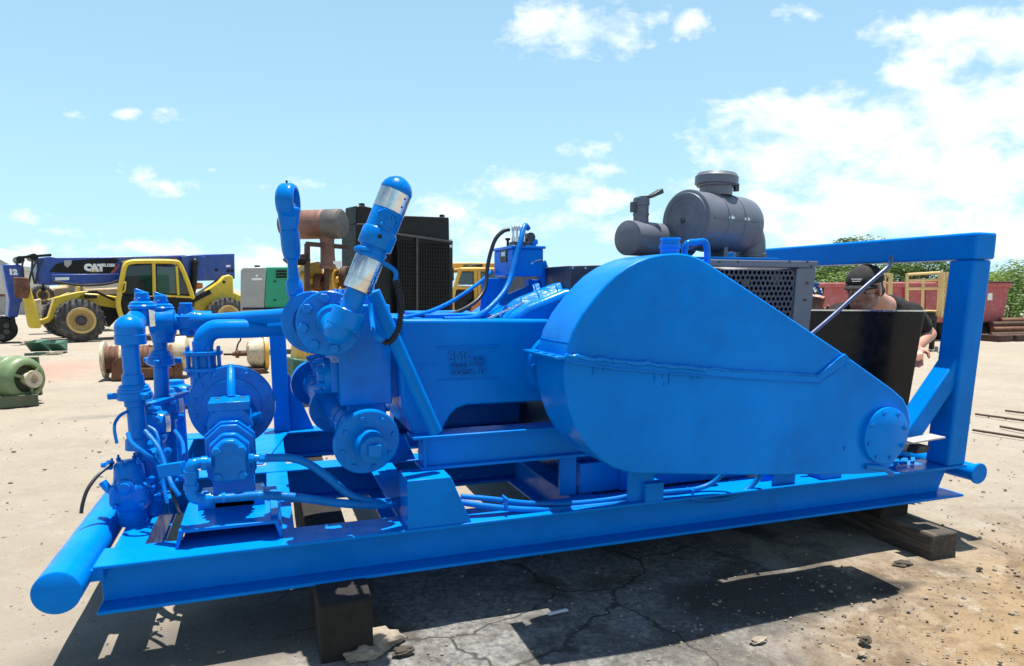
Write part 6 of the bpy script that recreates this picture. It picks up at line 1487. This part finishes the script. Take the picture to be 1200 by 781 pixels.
# hair behind the ears, cap with brim and front mark
blob_mesh([('e', hp_(-.035, 0, .0), (.078*k_, .077*k_, .075*k_), HM), ('c', hp_(-.075, -.04, -.03), hp_(-.075, .04, -.03), .035*k_, .035*k_)], .006, "hair", HAIR, person, 2)
m = MB(); rings = []
for i in range(9):
    a = math.pi/2*i/8; rings.append([m.bm.verts.new(hp_(-.006+.106*math.cos(a)*math.cos(2*math.pi*k/32), .083*math.cos(a)*math.sin(2*math.pi*k/32), .034+.082*math.sin(a))) for k in range(32)]) if i < 8 else rings.append([m.bm.verts.new(hp_(-.006, 0, .116))])
for a, b in zip(rings, rings[1:]):
    for k in range(32):
        if len(b) == 1: m.bm.faces.new((a[k], a[(k+1) % 32], b[0]))
        else: m.bm.faces.new((a[k], a[(k+1) % 32], b[(k+1) % 32], b[k]))
capo = m.build("cap", CAPM, person, smooth=60); so = capo.modifiers.new("thick", 'SOLIDIFY'); so.thickness = .006; so.offset = 1
m = MB(); lo_, hi_ = [], []
for i in range(2):
    for k in range(17):
        a = -1.15+2.3*k/16; e_ = .105+(.055 if i else -.012)*max(.15, math.cos(a))**.7
        z = .040-.008*i-.018*abs(math.sin(a))**2-(.006 if i else 0)
        (hi_ if i else lo_).append(m.bm.verts.new(hp_(-.006+e_*math.cos(a)*1.04, .085*math.sin(a)*(1.04 if i else .98), z)))
for k in range(16): m.bm.faces.new((lo_[k], lo_[k+1], hi_[k+1], hi_[k]))
br = m.build("brim", CAPM, capo, smooth=60); so = br.modifiers.new("thick", 'SOLIDIFY'); so.thickness = .005
m = MB(); m.tube([hp_(.101, -.026+.0043*k, .066+.004*math.sin(k*2.3)) - rgt*0 for k in range(13)], .0015*k_, 6, 3); m.tube([hp_(.1075, -.022, .057), hp_(.110, 0, .057), hp_(.1075, .02, .058)], .0012*k_, 6, 4); m.build("cap_stitching", WHITEP, capo)
m = MB(); m.ball(hp_(-.006, 0, .114), .008*k_, (1,1,.6), 10, 6); m.build("cap_button", CAPM, capo)

# ================================================================== sky, clouds, sun
w = bpy.data.worlds.new("World"); S.world = w; w.use_nodes = True
nt = w.node_tree; nt.nodes.clear()
out = nt.nodes.new('ShaderNodeOutputWorld'); bg = nt.nodes.new('ShaderNodeBackground'); nt.links.new(bg.outputs[0], out.inputs[0])
SKY_S, SUN_S, EXPO = .074, 5.0, .90
bg.inputs[1].default_value = SKY_S
sky = nt.nodes.new('ShaderNodeTexSky'); sky.sky_type = 'NISHITA'; sky.sun_disc = False
sd = V((.09, .11, 1.0)).normalized()      # towards the sun
elev = math.asin(sd.z); sky.sun_elevation = elev; sky.sun_rotation = math.atan2(sd.x, sd.y); sky.air_density = 1.0; sky.dust_density = .6; sky.ozone_density = 1.0
geo = nt.nodes.new('ShaderNodeTexCoord'); D = geo.outputs['Generated']
def vm(op, a, b=None, c=None):
    n = nt.nodes.new('ShaderNodeVectorMath'); n.operation = op
    for i, q in enumerate((a, b, c)):
        if q is None: continue
        if hasattr(q, 'links'): nt.links.new(q, n.inputs[i])
        else: n.inputs[i].default_value = q
    return n
def mt(op, a, b=None, c=None, clamp=False):
    n = nt.nodes.new('ShaderNodeMath'); n.operation = op; n.use_clamp = clamp
    for i, q in enumerate((a, b, c)):
        if q is None: continue
        if hasattr(q, 'links'): nt.links.new(q, n.inputs[i])
        else: n.inputs[i].default_value = q
    return n.outputs[0]
F0 = V((.332, .943, 0)).normalized(); A0 = V((F0.y, -F0.x, 0))     # a fixed compass bearing of the clouds
df = vm('DOT_PRODUCT', D, tuple(F0)).outputs['Value']; da = vm('DOT_PRODUCT', D, tuple(A0)).outputs['Value']; dz = vm('DOT_PRODUCT', D, (0, 0, 1)).outputs['Value']
dfc = mt('MAXIMUM', df, .05); U = mt('DIVIDE', da, dfc); Vv = mt('DIVIDE', dz, dfc)
cb = nt.nodes.new('ShaderNodeCombineXYZ'); nt.links.new(U, cb.inputs[0]); nt.links.new(Vv, cb.inputs[1])
def noise_n(scale, det, vec, rough=.6, dist=0):
    n = nt.nodes.new('ShaderNodeTexNoise'); n.inputs['Scale'].default_value = scale; n.inputs['Detail'].default_value = det; n.inputs['Roughness'].default_value = rough; n.inputs['Distortion'].default_value = dist; nt.links.new(vec, n.inputs['Vector']); return n
st = vm('MULTIPLY', cb.outputs[0], (1, 1.7, 1)).outputs[0]
n1 = noise_n(13., 9., st, .62, .3); n2 = noise_n(38., 7., st, .6)
n0 = noise_n(7., 6., st, .6)
wob = vm('MULTIPLY_ADD', vm('SUBTRACT', n0.outputs['Color'], (.5, .5, .5)).outputs[0], (.10, .06, 0), cb.outputs[0]).outputs[0]
def uv(px, py):
    d = ray(px, py); return d.dot(A0)/d.dot(F0), d.z/d.dot(F0)
blobs = [ # place in the sky seen around the yard: centre, half width, half height, weight
 (672,35,80,36,1.0),(640,22,40,22,.8),(715,40,45,28,.9),(812,29,22,14,.75),(772,16,22,10,.55),(930,12,22,10,.5),(955,18,16,9,.5),
 (1130,45,110,40,1.2),(1200,50,80,50,1.25),(1085,90,55,28,.95),(1130,140,130,60,1.3),(1000,150,170,52,1.25),(900,140,75,36,1.0),(1100,205,210,65,1.3),(940,190,130,50,1.05),(1180,120,80,60,1.2),(1010,250,200,60,1.15),(1180,270,120,60,1.1),(900,260,80,50,.8),
 (720,198,40,10,.8),(700,237,45,17,.9),(615,217,70,18,.7),(520,255,60,25,.6),(640,265,60,20,.6),(560,285,80,25,.6),
 (196,215,40,11,.85),(160,202,28,9,.6),(226,213,18,7,.5),(92,132,16,8,.6),(146,134,18,7,.6),(194,136,18,9,.75),(250,195,10,5,.45),
 (40,292,26,12,.8),(200,293,80,14,.75),(310,300,90,18,.7),(130,290,50,10,.5),(25,253,28,6,.4),(85,271,30,6,.35),(370,222,26,8,.35),(740,270,60,20,.5),(690,175,40,12,.3),(820,215,50,20,.5)]
dens = None
for px, py, a, b, wt in blobs:
    u0, v0 = uv(px, py); q = vm('SUBTRACT', wob, (u0, v0, 0)); q = vm('MULTIPLY', q.outputs[0], (F*1.03/a, F*1.03/b, 0)); L = vm('LENGTH', q.outputs[0]).outputs['Value']
    e = mt('MULTIPLY', mt('SUBTRACT', 1., L), wt)
    dens = e if dens is None else mt('SMOOTH_MAX', dens, e, .25)
# clouds in the rest of the sky, away from the view
n3 = noise_n(2.6, 8., D, .6); back = mt('MULTIPLY', mt('LESS_THAN', df, .35), mt('MULTIPLY', mt('SUBTRACT', n3.outputs[0], .52), 4.))
tot_ = mt('ADD', mt('MAXIMUM', dens, -1.), mt('ADD', mt('MULTIPLY', mt('SUBTRACT', n1.outputs[0], .5), 2.3), mt('MULTIPLY', mt('SUBTRACT', n2.outputs[0], .5), .9)))
tot_ = mt('ADD', mt('MULTIPLY', tot_, mt('GREATER_THAN', df, .35)), back)
cov = ramp(nt, tot_, [(-.0, 0.), (.25, .30), (.60, .75), (1., .97)])
# thin milky veil low over the horizon
veil = ramp(nt, dz, [(0., .85), (.10, .66), (.28, .50), (.46, .42), (.58, .1), (.7, 0.)])
SKYM = nt.nodes.new('ShaderNodeMix'); SKYM.data_type = 'RGBA'; SKYM.blend_type = 'MULTIPLY'; SKYM.inputs[0].default_value = 1.; nt.links.new(sky.outputs[0], SKYM.inputs[6]); SKYM.inputs[7].default_value = (.72, .90, .95, 1)
c1_ = mix(nt, veil, SKYM.outputs[2], (4.7, 7.6, 9.4))
shade = ramp(nt, n1.outputs[0], [(.32, (6.2, 7.5, 8.7)), (.62, (9.0, 9.3, 9.6))])
c2_ = mix(nt, cov, c1_, shade)
nt.links.new(c2_, bg.inputs[0])
sun = bpy.data.lights.new("sun", 'SUN'); sun.energy = SUN_S; sun.angle = math.radians(.53); sun.color = (1., .96, .89)
so_ = bpy.data.objects.new("sun", sun); COL.objects.link(so_); so_.rotation_euler = sd.to_track_quat('Z', 'Y').to_euler(); so_.location = (0, 0, 30)
vs_ = S.view_settings; vs_.view_transform = 'Standard'; vs_.look = 'None'; vs_.gamma = 1; vs_.exposure = EXPO; vs_.use_curve_mapping = False
S.cycles.max_bounces = 8; S.cycles.diffuse_bounces = 4; S.cycles.use_denoising = True

print('TIME end', time.time()-T0)
